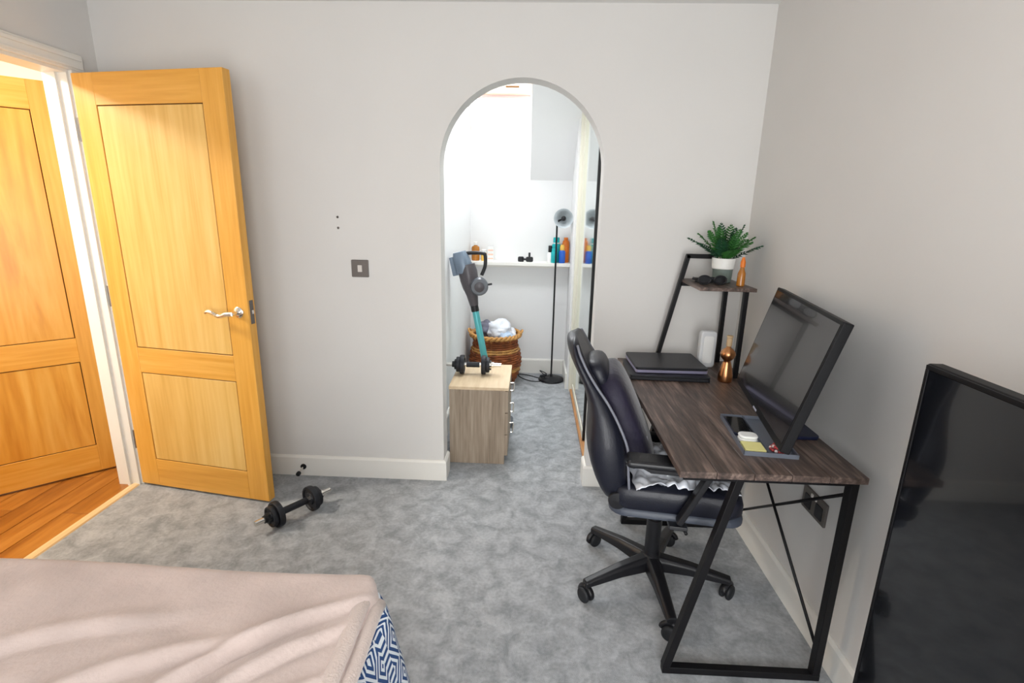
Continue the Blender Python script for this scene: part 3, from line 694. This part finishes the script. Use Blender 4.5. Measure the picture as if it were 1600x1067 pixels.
MB().box(-.025, .004, -.010, .010, .012, .028).build('arm', 'black_plastic', gd, local=True, bevel=.003)
MB().prism([(p+.028, q+.021) for p, q in rrect(.062, .040, .012)], XZ, -.018, .018).build('body', 'rubber', gd, local=True, bevel=.004)
MB().box(.018, .036, -.008, .008, .040, .078).build('stem', 'black_plastic', gd, local=True, bevel=.004)
bottle('bottle', 'short white bottle with black cap at the right of the shelf', 'bottle', .143, 4.41, [(.021, 0), (.024, .003), (.024, .072), (.016, .085), (.012, .088)], 'white_plastic', [(.015, .086), (.016, .088), (.016, .138), (.013, .142)], 'black_plastic')
bottle('bottle', 'tall teal bottle behind the lamp pole on the shelf', 'bottle', .194, 4.455, [(.034, 0), (.038, .005), (.038, .135), (.034, .150), (.027, .154), (.027, .20), (.024, .208)], 'teal', [(.0272, .156), (.0285, .158), (.0285, .162), (.0272, .164)], 'white_plastic', sy=.7)
bottle('bottle', 'short teal bottle standing before the tall teal one', 'bottle', .176, 4.395, [(.024, 0), (.027, .004), (.027, .085), (.02, .096)], 'teal', [(.0205, .094), (.0215, .097), (.0215, .118), (.019, .120)], 'teal')
bottle('bottle', 'blue bottle with orange cap at the right of the shelf', 'bottle', .243, 4.395, [(.024, 0), (.027, .004), (.027, .094), (.019, .106)], 'blue', [(.0185, .104), (.0195, .107), (.0195, .138), (.013, .150), (.008, .152)], 'yellow')
bottle('bottle', 'tall orange bottle at the right end of the shelf', 'bottle', .275, 4.46, [(.027, 0), (.030, .004), (.030, .165), (.024, .182), (.016, .186)], 'orange', [(.0165, .185), (.0175, .187), (.0175, .206), (.015, .208)], 'orange', sy=.8)

# ------------------------------------------------------------------ mirrored wardrobe on the right of the alcove
wd = thing('wardrobe', 'built-in wardrobe with mirrored sliding doors inside the arch', 'wardrobe', (.6, 3.4, 0))
MB().box(.36, .98, 2.70, 2.72, 0, 2.29).build('side_panel', 'cream_frame', wd)
MB().box(.97, .99, 2.72, 4.05, 0, 2.29).build('back_panel', 'cream_frame', wd)
MB().box(.335, .43, 2.69, 4.095, .0, .022).build('floor_track', 'track_wood', wd, bevel=.002)
MB().box(.335, .43, 2.69, 4.095, 2.24, 2.295).build('head_track', 'cream_frame', wd, bevel=.002)
MB().box(.326, .43, 4.045, 4.097, 0, 2.295).build('end_post', 'cream_frame', wd, bevel=.003)
def mdoor(x, y0, y1, post):
    d = MB().box(x+.004, x+.010, y0+.02, y1-.02, .06, 2.22).build('mirror_door', 'mirror', wd)
    for a, bb, mm in ((y0, y0+.025, post), (y1-.025, y1, 'cream_frame')):
        MB().box(x, x+.022, a, bb, .025, 2.238).build('door_stile', mm, d, bevel=.002)
    MB().box(x, x+.022, y0+.025, y1-.025, .025, .075).build('door_rail', 'cream_frame', d, bevel=.002)
    MB().box(x, x+.022, y0+.025, y1-.025, 2.19, 2.238).build('door_rail', 'cream_frame', d, bevel=.002)
    return d
mdoor(.350, 3.06, 4.04, 'black_plastic'); mdoor(.385, 2.73, 3.10, 'cream_frame')

# ------------------------------------------------------------------ desk
DT = .750
dk = thing('desk', 'rustic dark wood desk with black metal frame against the right wall', 'desk', (.69, 1.9, 0))
xs = [.435, .540, .645, .750, .855, .962]
for a, bb in zip(xs, xs[1:]):
    MB().box(a+.0008, bb-.0008, 1.342, 2.488, DT-.020, DT).build('plank', 'rustic_top', dk, bevel=.0012, seg=1)
MB().box(.45, .945, 1.36, 2.47, DT-.024, DT-.0195).build('underside', 'black_metal', dk)
def side_frame(y):
    f = MB().bar((.462, y, .0125), (.966, y, .0125), .025, .025).build('foot_rail', 'black_metal', dk, bevel=.002)
    MB().bar((.4725, y, .02), (.628, y, DT-.024), .024, .028, up=(0, 1, 0)).build('slanted_leg', 'black_metal', dk, bevel=.002)
    MB().bar((.951, y, .02), (.951, y, DT-.024), .024, .030, up=(0, 1, 0)).build('upright_leg', 'black_metal', dk, bevel=.002)
    MB().bar((.46, y, DT-.036), (.964, y, DT-.036), .024, .024).build('top_rail', 'black_metal', dk, bevel=.002)
side_frame(1.392); side_frame(2.215)
MB().tube([(.953, 1.40, .10), (.953, 2.205, .66)], .0055, 8).build('cross_brace', 'black_metal', dk, smooth=True)
MB().tube([(.964, 1.40, .67), (.964, 2.205, .09)], .0055, 8).build('cross_brace', 'black_metal', dk, smooth=True)

rk = thing('shelf_rack', 'black metal rack with small wooden shelf at the far end of desk', 'shelf', (.82, 2.40, DT))
bw = .020
def rb(a, bb, name='post'): return MB().bar(a, bb, bw, bw, up=(0, 1, 0)).build(name, 'black_metal', rk, bevel=.0015)
rb((.622, 2.47, DT+.004), (.727, 2.47, 1.268)); rb((.918, 2.47, DT), (.918, 2.47, 1.268))
rb((.718, 2.47, 1.262), (.927, 2.47, 1.262), 'top_bar'); rb((.914, 2.225, DT), (.914, 2.225, 1.139))
rb((.918, 2.46, 1.132), (.918, 2.23, 1.132), 'shelf_bracket'); rb((.700, 2.47, 1.132), (.915, 2.47, 1.132), 'shelf_bracket')
MB().box(.708, .945, 2.190, 2.487, 1.140, 1.155).build('shelf_board', 'rustic_top', rk, bevel=.0015, seg=1)
RS = 1.155
# fern
pf = thing('potted_fern', 'green fern in a white and grey pot on the rack shelf', 'plant', (.858, 2.375, RS))
MB().lathe([(0, 0), (.034, 0), (.040, .004), (.043, .06), (.0432, .061)], (0, 0, 0), 32).build('pot_base', 'pot_grey', pf, local=True, smooth=True, auto=40)
MB().lathe([(.0432, .061), (.048, .064), (.051, .108), (.050, .110), (.047, .108), (.044, .09), (0, .09)], (0, 0, 0), 32).build('pot', 'pot_white', pf, local=True, smooth=True, auto=40)
MB().lathe([(.045, .090), (.03, .097), (0, .1)], (0, 0, 0), 20).build('soil', 'soil', pf, local=True, smooth=True)
def frond(az, el, L, droop, mt, seed):
    rnd = random.Random(seed); mb = MB(); pts = []; d = Vector((math.cos(az)*math.cos(el), math.sin(az)*math.cos(el), math.sin(el)))
    p = Vector((.012*math.cos(az), .012*math.sin(az), .092)); N = 15; pts.append(p.copy())
    for k in range(N):
        d = (d + Vector((0, 0, -droop/N*(k/N*1.6)))).normalized(); p = p + d*L/N; pts.append(p.copy())
    mb.tube(pts, [.0016*(1-.7*i/N) for i in range(N+1)], 5)
    for i in range(3, N):
        t = i/N; a = pts[i]; dd = (pts[i+1]-pts[i]).normalized() if i < N else d
        side = dd.cross(Vector((0, 0, 1))).normalized(); upv = side.cross(dd)
        ll = .040*math.sin(math.pi*min(1, .18 + t*.80))**.8*(1 if t < .9 else .7)
        for sgn in (-1, 1):
            dirn = (side*sgn*.86 + dd*.5 + upv*(.12 - rnd.random()*.25)).normalized()
            wv_ = dd*.0055; b0 = a; m1 = a + dirn*ll*.5 + upv*.003; tp = a + dirn*ll - upv*.003
            mb.add([b0 - wv_*.5, m1 - wv_, tp, m1 + wv_, b0 + wv_*.5, m1 + upv*.0015], [(0, 1, 5), (1, 2, 5), (2, 3, 5), (3, 4, 5), (4, 0, 5)])
    mb.build('frond', mt, pf, local=True)
k = 0
for az, el, L, dr_ in ((185, 38, .20, .5), (160, 52, .17, .5), (205, 60, .17, .4), (-5, 30, .17, .25), (20, 48, .15, .5), (-25, 52, .16, .5), (100, 76, .18, .25), (60, 70, .18, .3), (-75, 66, .17, .5),
                       (-120, 55, .15, .7), (-50, 48, .15, .7), (130, 62, .16, .5), (-165, 42, .16, .8), (-95, 40, .12, .8), (170, 74, .19, .2), (-15, 72, .18, .25), (45, 48, .14, .5), (-140, 72, .17, .3), (-65, 78, .16, .3), (10, 60, .16, .4)):
    frond(R(az), R(el), L, dr_, 'fern' if k % 3 else 'fern_dark', k); k += 1
ab = thing('spray_bottle', 'small amber bottle beside the fern pot on the rack shelf', 'bottle', (.900, 2.262, RS))
MB().lathe([(.014, 0), (.017, .003), (.0165, .055), (.010, .072), (.008, .082)], (0, 0, 0), 20).build('body', 'amber', ab, local=True, smooth=True, auto=40)
MB().lathe([(.0085, .081), (.0105, .083), (.0105, .104), (.006, .118), (.005, .124), (0, .125)], (0, 0, 0), 16).build('cap', 'orange', ab, local=True, smooth=True, auto=40)
gl = thing('sunglasses', 'black sunglasses with folded cord lying on the rack shelf', 'sunglasses', (.785, 2.30, RS))
for s in (-1, 1):
    MB().tube([(s*.034 + .027*math.cos(a), -.02, .021 + .019*math.sin(a)) for a in [2*math.pi*i/20 for i in range(20)]], .0032, 6, closed=True).build('rim', 'black_plastic', gl, local=True, smooth=True)
    MB().lathe([(0, -.001), (.0255, -.001), (.0255, .001), (0, .001)], (s*.034, -.02, .0215), 20, (0, 1, 0), sx=1, sy=.72).build('lens', 'screen', gl, local=True)
    MB().tube(spline([(s*.062, -.018, .028), (s*.066, .03, .024), (s*.05, .085, .018), (s*.036, .105, .005)], 5), .003, 6).build('temple', 'black_plastic', gl, local=True, smooth=True)
MB().tube([(-.008, -.02, .026), (0, -.021, .029), (.008, -.02, .026)], .003, 6).build('bridge', 'black_plastic', gl, local=True, smooth=True)
MB().tube(spline([(-.05, .05, .006), (-.02, .0, .006), (.03, .03, .012), (.05, .08, .006), (0, .10, .008), (-.05, .09, .012), (-.03, .05, .018), (.03, .06, .02), (.045, .02, .016), (.0, .04, .02)], 8), .005, 8).build('cord', 'rubber', gl, local=True, smooth=True)

# laptops
def laptop(label, loc, rot, wd_, dp, th, hi):
    l_ = thing('laptop', label, 'laptop', loc, rot, group='stacked laptops on the desk')
    MB().prism(rrect(wd_, dp, .012), XY, .002, th*.55).build('base', 'laptop_edge' if hi else 'laptop_dark', l_, local=True, bevel=.002)
    MB().prism(rrect(wd_-.004, dp-.004, .012), XY, th*.55, th*.66).build('gap', 'black_plastic', l_, local=True)
    MB().prism(rrect(wd_, dp, .012), XY, th*.66, th).build('lid', 'laptop_dark', l_, local=True, bevel=.002)
    for sx in (-1, 1):
        for sy in (-1, 1): MB().lathe([(.008, 0), (.008, .003)], (sx*(wd_/2-.03), sy*(dp/2-.03), 0), 10).build('rubber_foot', 'rubber', l_, local=True)
laptop('lower closed black laptop of the two stacked on desk', (.612, 2.262, DT), R(-2), .345, .24, .024, False)
laptop('upper closed black laptop with silver edge on the stack', (.620, 2.300, DT+.0242), R(1), .315, .25, .027, True)
# white plastic box standing by the rack
rt = thing('router', 'white rounded plastic box standing behind the copper bottle', 'router', (.832, 2.385, DT))
MB().prism([(p, q+.088) for p, q in rrect(.075, .176, .018)], XZ, -.02, .02).build('body', 'router_white', rt, local=True, bevel=.008, seg=3)
MB().prism([(p, q+.088) for p, q in rrect(.045, .13, .01)], XZ, -.0215, -.0195).build('front_panel', 'white_plastic', rt, local=True, bevel=.001)
# copper bottle
cp = thing('copper_bottle', 'small copper bottle with round bulb neck on the desk', 'bottle', (.852, 2.175, DT))
MB().lathe([(0, 0), (.028, 0), (.031, .006), (.030, .03), (.024, .06), (.017, .085), (.014, .094), (.020, .098), (.029, .110), (.032, .122), (.029, .134), (.018, .146), (.010, .152), (.009, .16)], (0, 0, 0), 32).build('body', 'copper', cp, local=True, smooth=True)
MB().lathe([(.011, .158), (.012, .160), (.0115, .188), (.010, .194), (.013, .196), (.013, .204), (0, .206)], (0, 0, 0), 20).build('stopper', 'cork', cp, local=True, smooth=True, auto=40)

# monitor
A = Vector((.842, 2.030, .800)); Bn = Vector((.724, 1.385, .800)); T = Vector((.950, 2.042, 1.190))
u = (A - Bn).normalized(); v = (T - A); v = (v - u*v.dot(u)); mh = v.length; v.normalize(); nrm_ = v.cross(u).normalized()
if nrm_.x > 0: nrm_ = -nrm_
mw = (A - Bn).length; ctr = (A + Bn)/2 + v*mh/2
mon = thing('monitor', 'black computer monitor tilted back on the desk', 'monitor', (.88, 1.72, DT))
sh_ = MB().obox(ctr - nrm_*.014, u*mw/2, v*mh/2, nrm_*.014).build('shell', 'monitor_shell', mon, bevel=.003)
MB().obox(ctr - nrm_*.036 - v*.02, u*mw*.3, v*mh*.28, nrm_*.010).build('rear_cover', 'monitor_shell', mon, bevel=.006)
MB().obox(ctr + nrm_*.0004 + v*.006, u*(mw/2-.011), v*(mh/2-.017), nrm_*.0008).build('screen', 'screen', mon)
MB().obox(ctr + nrm_*.0008 - v*(mh/2-.007), u*.022, v*.003, nrm_*.0006).build('logo', 'pale_print', mon)
nk = ctr - nrm_*.050 - v*.05
MB().bar(nk, (nk.x+.012, nk.y, DT+.012), .06, .022, up=(1, 0, 0)).build('stand_neck', 'monitor_shell', mon, bevel=.004)
MB().prism([(p+.905, q+1.725) for p, q in rrect(.10, .28, .02)], XY, DT, DT+.012).build('stand_base', 'navy_gloss', mon, bevel=.003)

# desk tray and its contents
ty = thing('desk_tray', 'grey metal tray organiser under the near edge of the monitor', 'tray', (.752, 1.60, DT), R(-6))
tw, tl = .158, .30
MB().box(-tw/2, tw/2, -tl/2, tl/2, 0, .003).build('tray_floor', 'tray_grey', ty, local=True)
for nm, q in (('tray_wall', (-tw/2, -tw/2+.003, -tl/2, tl/2)), ('tray_wall', (tw/2-.003, tw/2, -tl/2, tl/2)), ('tray_wall', (-tw/2, tw/2, -tl/2, -tl/2+.003)), ('tray_wall', (-tw/2, tw/2, tl/2-.003, tl/2))):
    MB().box(q[0], q[1], q[2], q[3], .003, .014).build(nm, 'tray_grey', ty, local=True)
MB().box(-.004, -.001, -tl/2+.003, tl/2-.003, .003, .013).build('divider', 'tray_grey', ty, local=True)
def tp(x, y, z=.003):
    c, s = math.cos(R(-6)), math.sin(R(-6)); return (.752 + c*x - s*y, 1.60 + s*x + c*y, DT + z)
sn = thing('sticky_notes', 'pad of pale yellow sticky notes in the desk tray', 'notes', tp(-.041, -.108), R(-6))
for i in range(4): MB().box(-.030, .030, -.030, .030, i*.003, i*.003+.0028).build('note_layer', 'sticky_yellow', sn, local=True)
ec = thing('earphone_case', 'small rounded white earphone case in the desk tray', 'case', tp(-.041, -.048), R(-6))
MB().prism(rrect(.058, .046, .018), XY, 0, .014).build('case_base', 'white_plastic', ec, local=True, bevel=.005, seg=3)
MB().prism(rrect(.058, .046, .018), XY, .0146, .024).build('case_lid', 'white_plastic', ec, local=True, bevel=.005, seg=3)
ph = thing('phone', 'dark navy phone lying at the far end of the desk tray', 'phone', tp(-.040, .062), R(-6))
MB().prism(rrect(.066, .145, .010), XY, 0, .009).build('body', 'navy_gloss', ph, local=True, bevel=.002)
MB().prism(rrect(.060, .137, .008), XY, .009, .0096).build('screen', 'tv_screen', ph, local=True)
br = thing('bead_bracelet', 'coiled red and white bead bracelet in the desk tray', 'bracelet', tp(.036, -.105), R(-6))
for i in range(30):
    a = i*2*math.pi/14; r = .027 - .0005*i
    MB().lathe([(0, -.0052), (.0038, -.0037), (.0052, 0), (.0038, .0037), (0, .0052)], (r*math.cos(a), r*math.sin(a), .0055 + .009*(i//14)), 10).build('bead', 'bead_white' if i % 3 == 0 else 'bead_red', br, local=True, smooth=True)

# ------------------------------------------------------------------ office chair (faces the desk, +x)
cx, cy = .507, 1.802
ch = thing('office_chair', 'black leather high-back racing style office chair pulled up to desk', 'chair', (cx, cy, 0))
wheels = [(.311, 2.035), (.242, 1.690), (.797, 1.742), (.523, 1.525), (.650, 2.060)]
MB().lathe([(0, .075), (.035, .075), (.045, .085), (.045, .125), (.036, .14), (.030, .145), (.030, .16)], (cx, cy, 0), 24).build('hub', 'black_plastic', ch, smooth=True, auto=40)
MB().lathe([(.029, .15), (.029, .30), (.024, .30), (.024, .42)], (cx, cy, 0), 20).build('gas_column', 'black_plastic', ch, smooth=True, auto=40)
for i, (wx, wy) in enumerate(wheels):
    d = Vector((wx-cx, wy-cy, 0)); L = d.length; d.normalize(); sdv = Vector((-d.y, d.x, 0))
    mb = MB(); secs = [(.03, .112, .030, .030), (L*.5, .104, .024, .022), (L*.85, .088, .020, .016), (L+.008, .080, .018, .012)]
    vs = []
    for (r, z, hw, hh) in secs:
        c = Vector((cx, cy, z)) + d*r
        vs += [c + sdv*hw*a + Vector((0, 0, hh*b_)) for a, b_ in ((-1, -1), (1, -1), (1, .5), (.6, 1), (-.6, 1), (-1, .5))]
    fs = []
    for q in range(3): fs += [(q*6+k, q*6+(k+1) % 6, (q+1)*6+(k+1) % 6, (q+1)*6+k) for k in range(6)]
    fs += [(5, 4, 3, 2, 1, 0), tuple(18+k for k in range(6))]
    lg = mb.add(vs, fs).build('leg', 'black_plastic', ch, bevel=.004)
    ang = [2.2, .6, -.8, -2.0, 1.2][i]; wd2 = Vector((math.cos(ang), math.sin(ang), 0))
    cst = MB().tube([(wx, wy, .045), (wx, wy, .078)], .010, 10).build('caster', 'black_plastic', ch, smooth=True, auto=40)
    for s in (-1, 1):
        MB().lathe([(0, -.009), (.024, -.009), (.029, -.005), (.030, 0), (.029, .005), (.022, .009), (0, .009)], Vector((wx, wy, .030)) + wd2*s*.013, 22, wd2).build('wheel', 'rubber', cst, smooth=True, auto=50)
    fw2 = Vector((-wd2.y, wd2.x, 0)); hood = []
    MB().tube([Vector((wx, wy, .030)) + fw2*.034*math.cos(a) + Vector((0, 0, .034*math.sin(a))) for a in [math.pi*(.02+.9*k/8) for k in range(9)]], .010, 8).build('hood', 'black_plastic', cst, smooth=True)
MB().box(cx-.13, cx+.11, cy-.10, cy+.10, .405, .438).build('tilt_plate', 'black_plastic', ch, bevel=.006)
MB().tube([(cx+.03, cy-.08, .415), (cx+.04, cy-.22, .405), (cx+.04, cy-.25, .405)], .006, 8).build('tilt_lever', 'black_plastic', ch, smooth=True)
# seat: base shell, cushion, side bolsters (everything above the gas column is swivelled a little)
BASE_PARTS = set(o.name for o in ch.children_recursive)
def pad(x0, x1, y0, y1, z0, z1, r=.035, n=10, puff=.012):
    mb = MB(); poly = rrect(x1-x0, y1-y0, min(r, (x1-x0)/2.2, (y1-y0)/2.2), 5); c = ((x0+x1)/2, (y0+y1)/2)
    rows = [(.90, z0), (1, z0+.2*(z1-z0)), (1, z0+.6*(z1-z0)), (.965, z0+.9*(z1-z0)), (.88, z1), (.5, z1+puff), (.02, z1+puff*1.2)]
    N = len(poly); vs = []
    for k, z in rows: vs += [(c[0]+p*k, c[1]+q*k, z) for p, q in poly]
    fs = [tuple(range(N-1, -1, -1))]
    for i in range(len(rows)-1): fs += [(i*N+k, i*N+(k+1) % N, (i+1)*N+(k+1) % N, (i+1)*N+k) for k in range(N)]
    fs.append(tuple((len(rows)-1)*N+k for k in range(N)))
    return mb.add(vs, fs)
pad(.318, .765, 1.550, 2.054, .444, .484, .06).build('seat_shell', 'leather_grey', ch, smooth=True, auto=50)
pad(.335, .775, 1.640, 1.964, .475, .530, .05).build('seat', 'leather', ch, smooth=True, auto=60)
for a, bb in ((1.552, 1.660), (1.944, 2.052)):
    pad(.325, .758, a, bb, .475, .555, .045).build('seat_bolster', 'leather', ch, smooth=True, auto=60)
# backrest: lofted bucket with forward wings
rows = [(.462, .320, .190, .050, .03), (.490, .290, .228, .075, .045), (.56, .256, .248, .090, .058), (.64, .232, .252, .098, .068), (.70, .228, .249, .095, .068), (.77, .233, .236, .075, .045), (.83, .222, .207, .060, .026), (.88, .199, .184, .050, .014),
        (.93, .170, .172, .047, .010), (.98, .147, .160, .045, .007), (1.010, .141, .132, .038, .004), (1.024, .143, .085, .028, .002)]
def back_ring(row, n=14):
    z, xb, hw, th, wing = row; pts = []
    for k in range(n+1):            # rear surface, near to far
        s = -1 + 2*k/n; pts.append((xb + .030*(1-abs(s)**2.5)*-1 + .02, cy + s*hw, z))
    for k in range(n+1):            # front surface, far to near
        s = 1 - 2*k/n; e = abs(s)
        f = th + wing*max(0, (e-.55)/.45)**1.3 - (th*.55*max(0, (e-.90)/.10)**2)
        pts.append((xb + f, cy + s*hw*.995, z + .004))
    return pts
mb = MB(); rings = [back_ring(r) for r in rows]
N = len(rings[0]); vs = [p for r in rings for p in r]; fs = [tuple(range(N)), tuple((len(rings)-1)*N+k for k in range(N))]
for i in range(len(rings)-1): fs += [(i*N+k, i*N+(k+1) % N, (i+1)*N+(k+1) % N, (i+1)*N+k) for k in range(N)]
bk_ = mb.add(vs, fs).build('backrest', 'leather', ch, smooth=True, sub=1)
for s in (-1, 1):
    pts = []
    for r in rows[1:-1]:
        z, xb, hw, th, wing = r; pts.append((xb + th*.80 + wing*.86 + .002, cy + s*hw*.985, z))
    MB().tube(spline(pts, 5), .0045, 8).build('piping', 'piping', bk_, smooth=True)
hp = MB()
def lump(c, ax_, ay_, az_, pw=.6, n=20, m_=12):
    mb = MB(); c, ax_, ay_, az_ = map(Vector, (c, ax_, ay_, az_)); f = lambda q: math.copysign(abs(q)**pw, q)
    def fn(a, b_):
        t = 2*math.pi*a; p = -math.pi/2 + math.pi*b_
        return c + ax_*f(math.cos(p))*f(math.cos(t)) + ay_*f(math.cos(p))*f(math.sin(t)) + az_*f(math.sin(p))
    return mb.grid(fn, n, m_, wrap_u=True)
lump((.258, cy-.01, .895), (.038, 0, .004), (0, .115, 0), (-.022, 0, .055)).build('head_pillow', 'leather', ch, smooth=True)
lc = lump((.362, cy+.01, .722), (.056, 0, .02), (0, .170, 0), (-.085, 0, .188), .55).build('lumbar_cushion', 'cushion_navy', ch, smooth=True); lc['label'] = 'dark navy lumbar cushion'
fx = Vector((.95, -.2, .35)).normalized()
for i, (dy, dz, h) in enumerate(((-.02, 0, .016), (-.04, .004, .012), (-.06, .002, .018), (-.085, -.004, .010), (-.10, .004, .014))):
    MB().obox((.442 - .3*dz, cy + dy, .668 + dz), (0, .006, 0), (-.3*h, 0, h), (.002, 0, .0007)).build('printed_mark', 'pale_print', lc)
for s in (-1, 1):
    yy = cy + s*.285
    am = MB().box(.362, .655, yy-.040, yy+.040, .668, .694)
    a = am.build('armrest', 'black_plastic', ch, bevel=.011, seg=3)
    MB().prism([(.40, .668), (.56, .668), (.53, .648), (.44, .648)], XZ, yy-.02, yy+.02).build('arm_collar', 'black_plastic', a, bevel=.004)
    MB().bar((.630, yy, .668), (.545, yy-s*.004, .47), .020, .040, up=(0, 1, 0)).build('arm_post', 'black_plastic', a, bevel=.004)
    MB().bar((.545, yy+s*.006, .452), (.545, cy+s*.10, .425), .06, .014).build('arm_bracket', 'black_plastic', a, bevel=.003)
    MB().lathe([(0, 0), (.030, 0), (.032, .004), (.030, .012), (0, .014)], (.345, cy+s*.232, .50), 20, (0, s, 0)).build('recliner_cover', 'black_plastic', ch, smooth=True, auto=40)
for o in ch.children_recursive:
    if o.name not in BASE_PARTS: o.data.transform(Matrix.Rotation(R(-8), 4, 'Z'))
# crumpled plastic film on the seat
mb = MB()
def film(u_, v_):
    x = .365 + .345*u_; y = 1.545 + .38*v_
    n = noise.noise(Vector((x*12, y*12, 2)))*.026 + abs(noise.noise(Vector((x*26, y*24, 6))))*.030
    e = min(1, 5*min(u_, 1-u_, 1-v_, .25+v_)+.15)
    return (x + .02*noise.noise(Vector((u_*5, v_*5, 9))), y + .012*noise.noise(Vector((u_*5, v_*5, 4))), .560 + .020*e + n*e - .03*max(0, .12-v_)/.12*abs(noise.noise(Vector((u_*6, 1, 1)))))
mb.grid(film, 60, 60)
tag(mb.build('plastic_bag', 'plastic_film', smooth=True, solid=.002), 'crumpled shiny pale plastic bag lying on the office chair seat', 'plastic bag')

# ------------------------------------------------------------------ television at the right
tv = thing('television', 'large black flat screen television at the right edge', 'television', (XR, .3, .76))
TX, TY0, TY1, TZ0, TZ1 = .80, -.42, 1.032, .345, 1.178
MB().box(TX+.002, TX+.034, TY0, TY1, TZ0, TZ1).build('shell', 'monitor_shell', tv, bevel=.004)
MB().box(TX, TX+.003, TY0+.012, TY1-.014, TZ0+.016, TZ1-.012).build('screen', 'tv_screen', tv)
for z0, z1, y0, y1 in ((TZ1-.010, TZ1-.002, TY0+.004, TY1-.004), (TZ0+.002, TZ0+.014, TY0+.004, TY1-.004), (TZ0+.014, TZ1-.010, TY1-.012, TY1-.004), (TZ0+.014, TZ1-.010, TY0+.004, TY0+.010)):
    MB().box(TX-.002, TX+.004, y0, y1, z0, z1).build('bezel', 'monitor_shell', tv, bevel=.001)
MB().box(TX+.034, TX+.07, TY0+.3, TY1-.3, TZ0+.08, TZ1-.25).build('rear_cover', 'monitor_shell', tv, bevel=.01)
br_ = MB().box(TX+.07, TX+.085, .12, .48, .60, .92).build('wall_bracket', 'black_metal', tv)
MB().box(XR-.018, XR-.001, .2, .4, .62, .90).build('wall_plate', 'black_metal', br_)
MB().bar((TX+.08, .3, .80), (XR-.015, .3, .80), .05, .05).build('bracket_arm', 'black_metal', br_)
MB().bar((TX+.08, .3, .70), (XR-.015, .3, .70), .05, .05).build('bracket_arm', 'black_metal', br_)
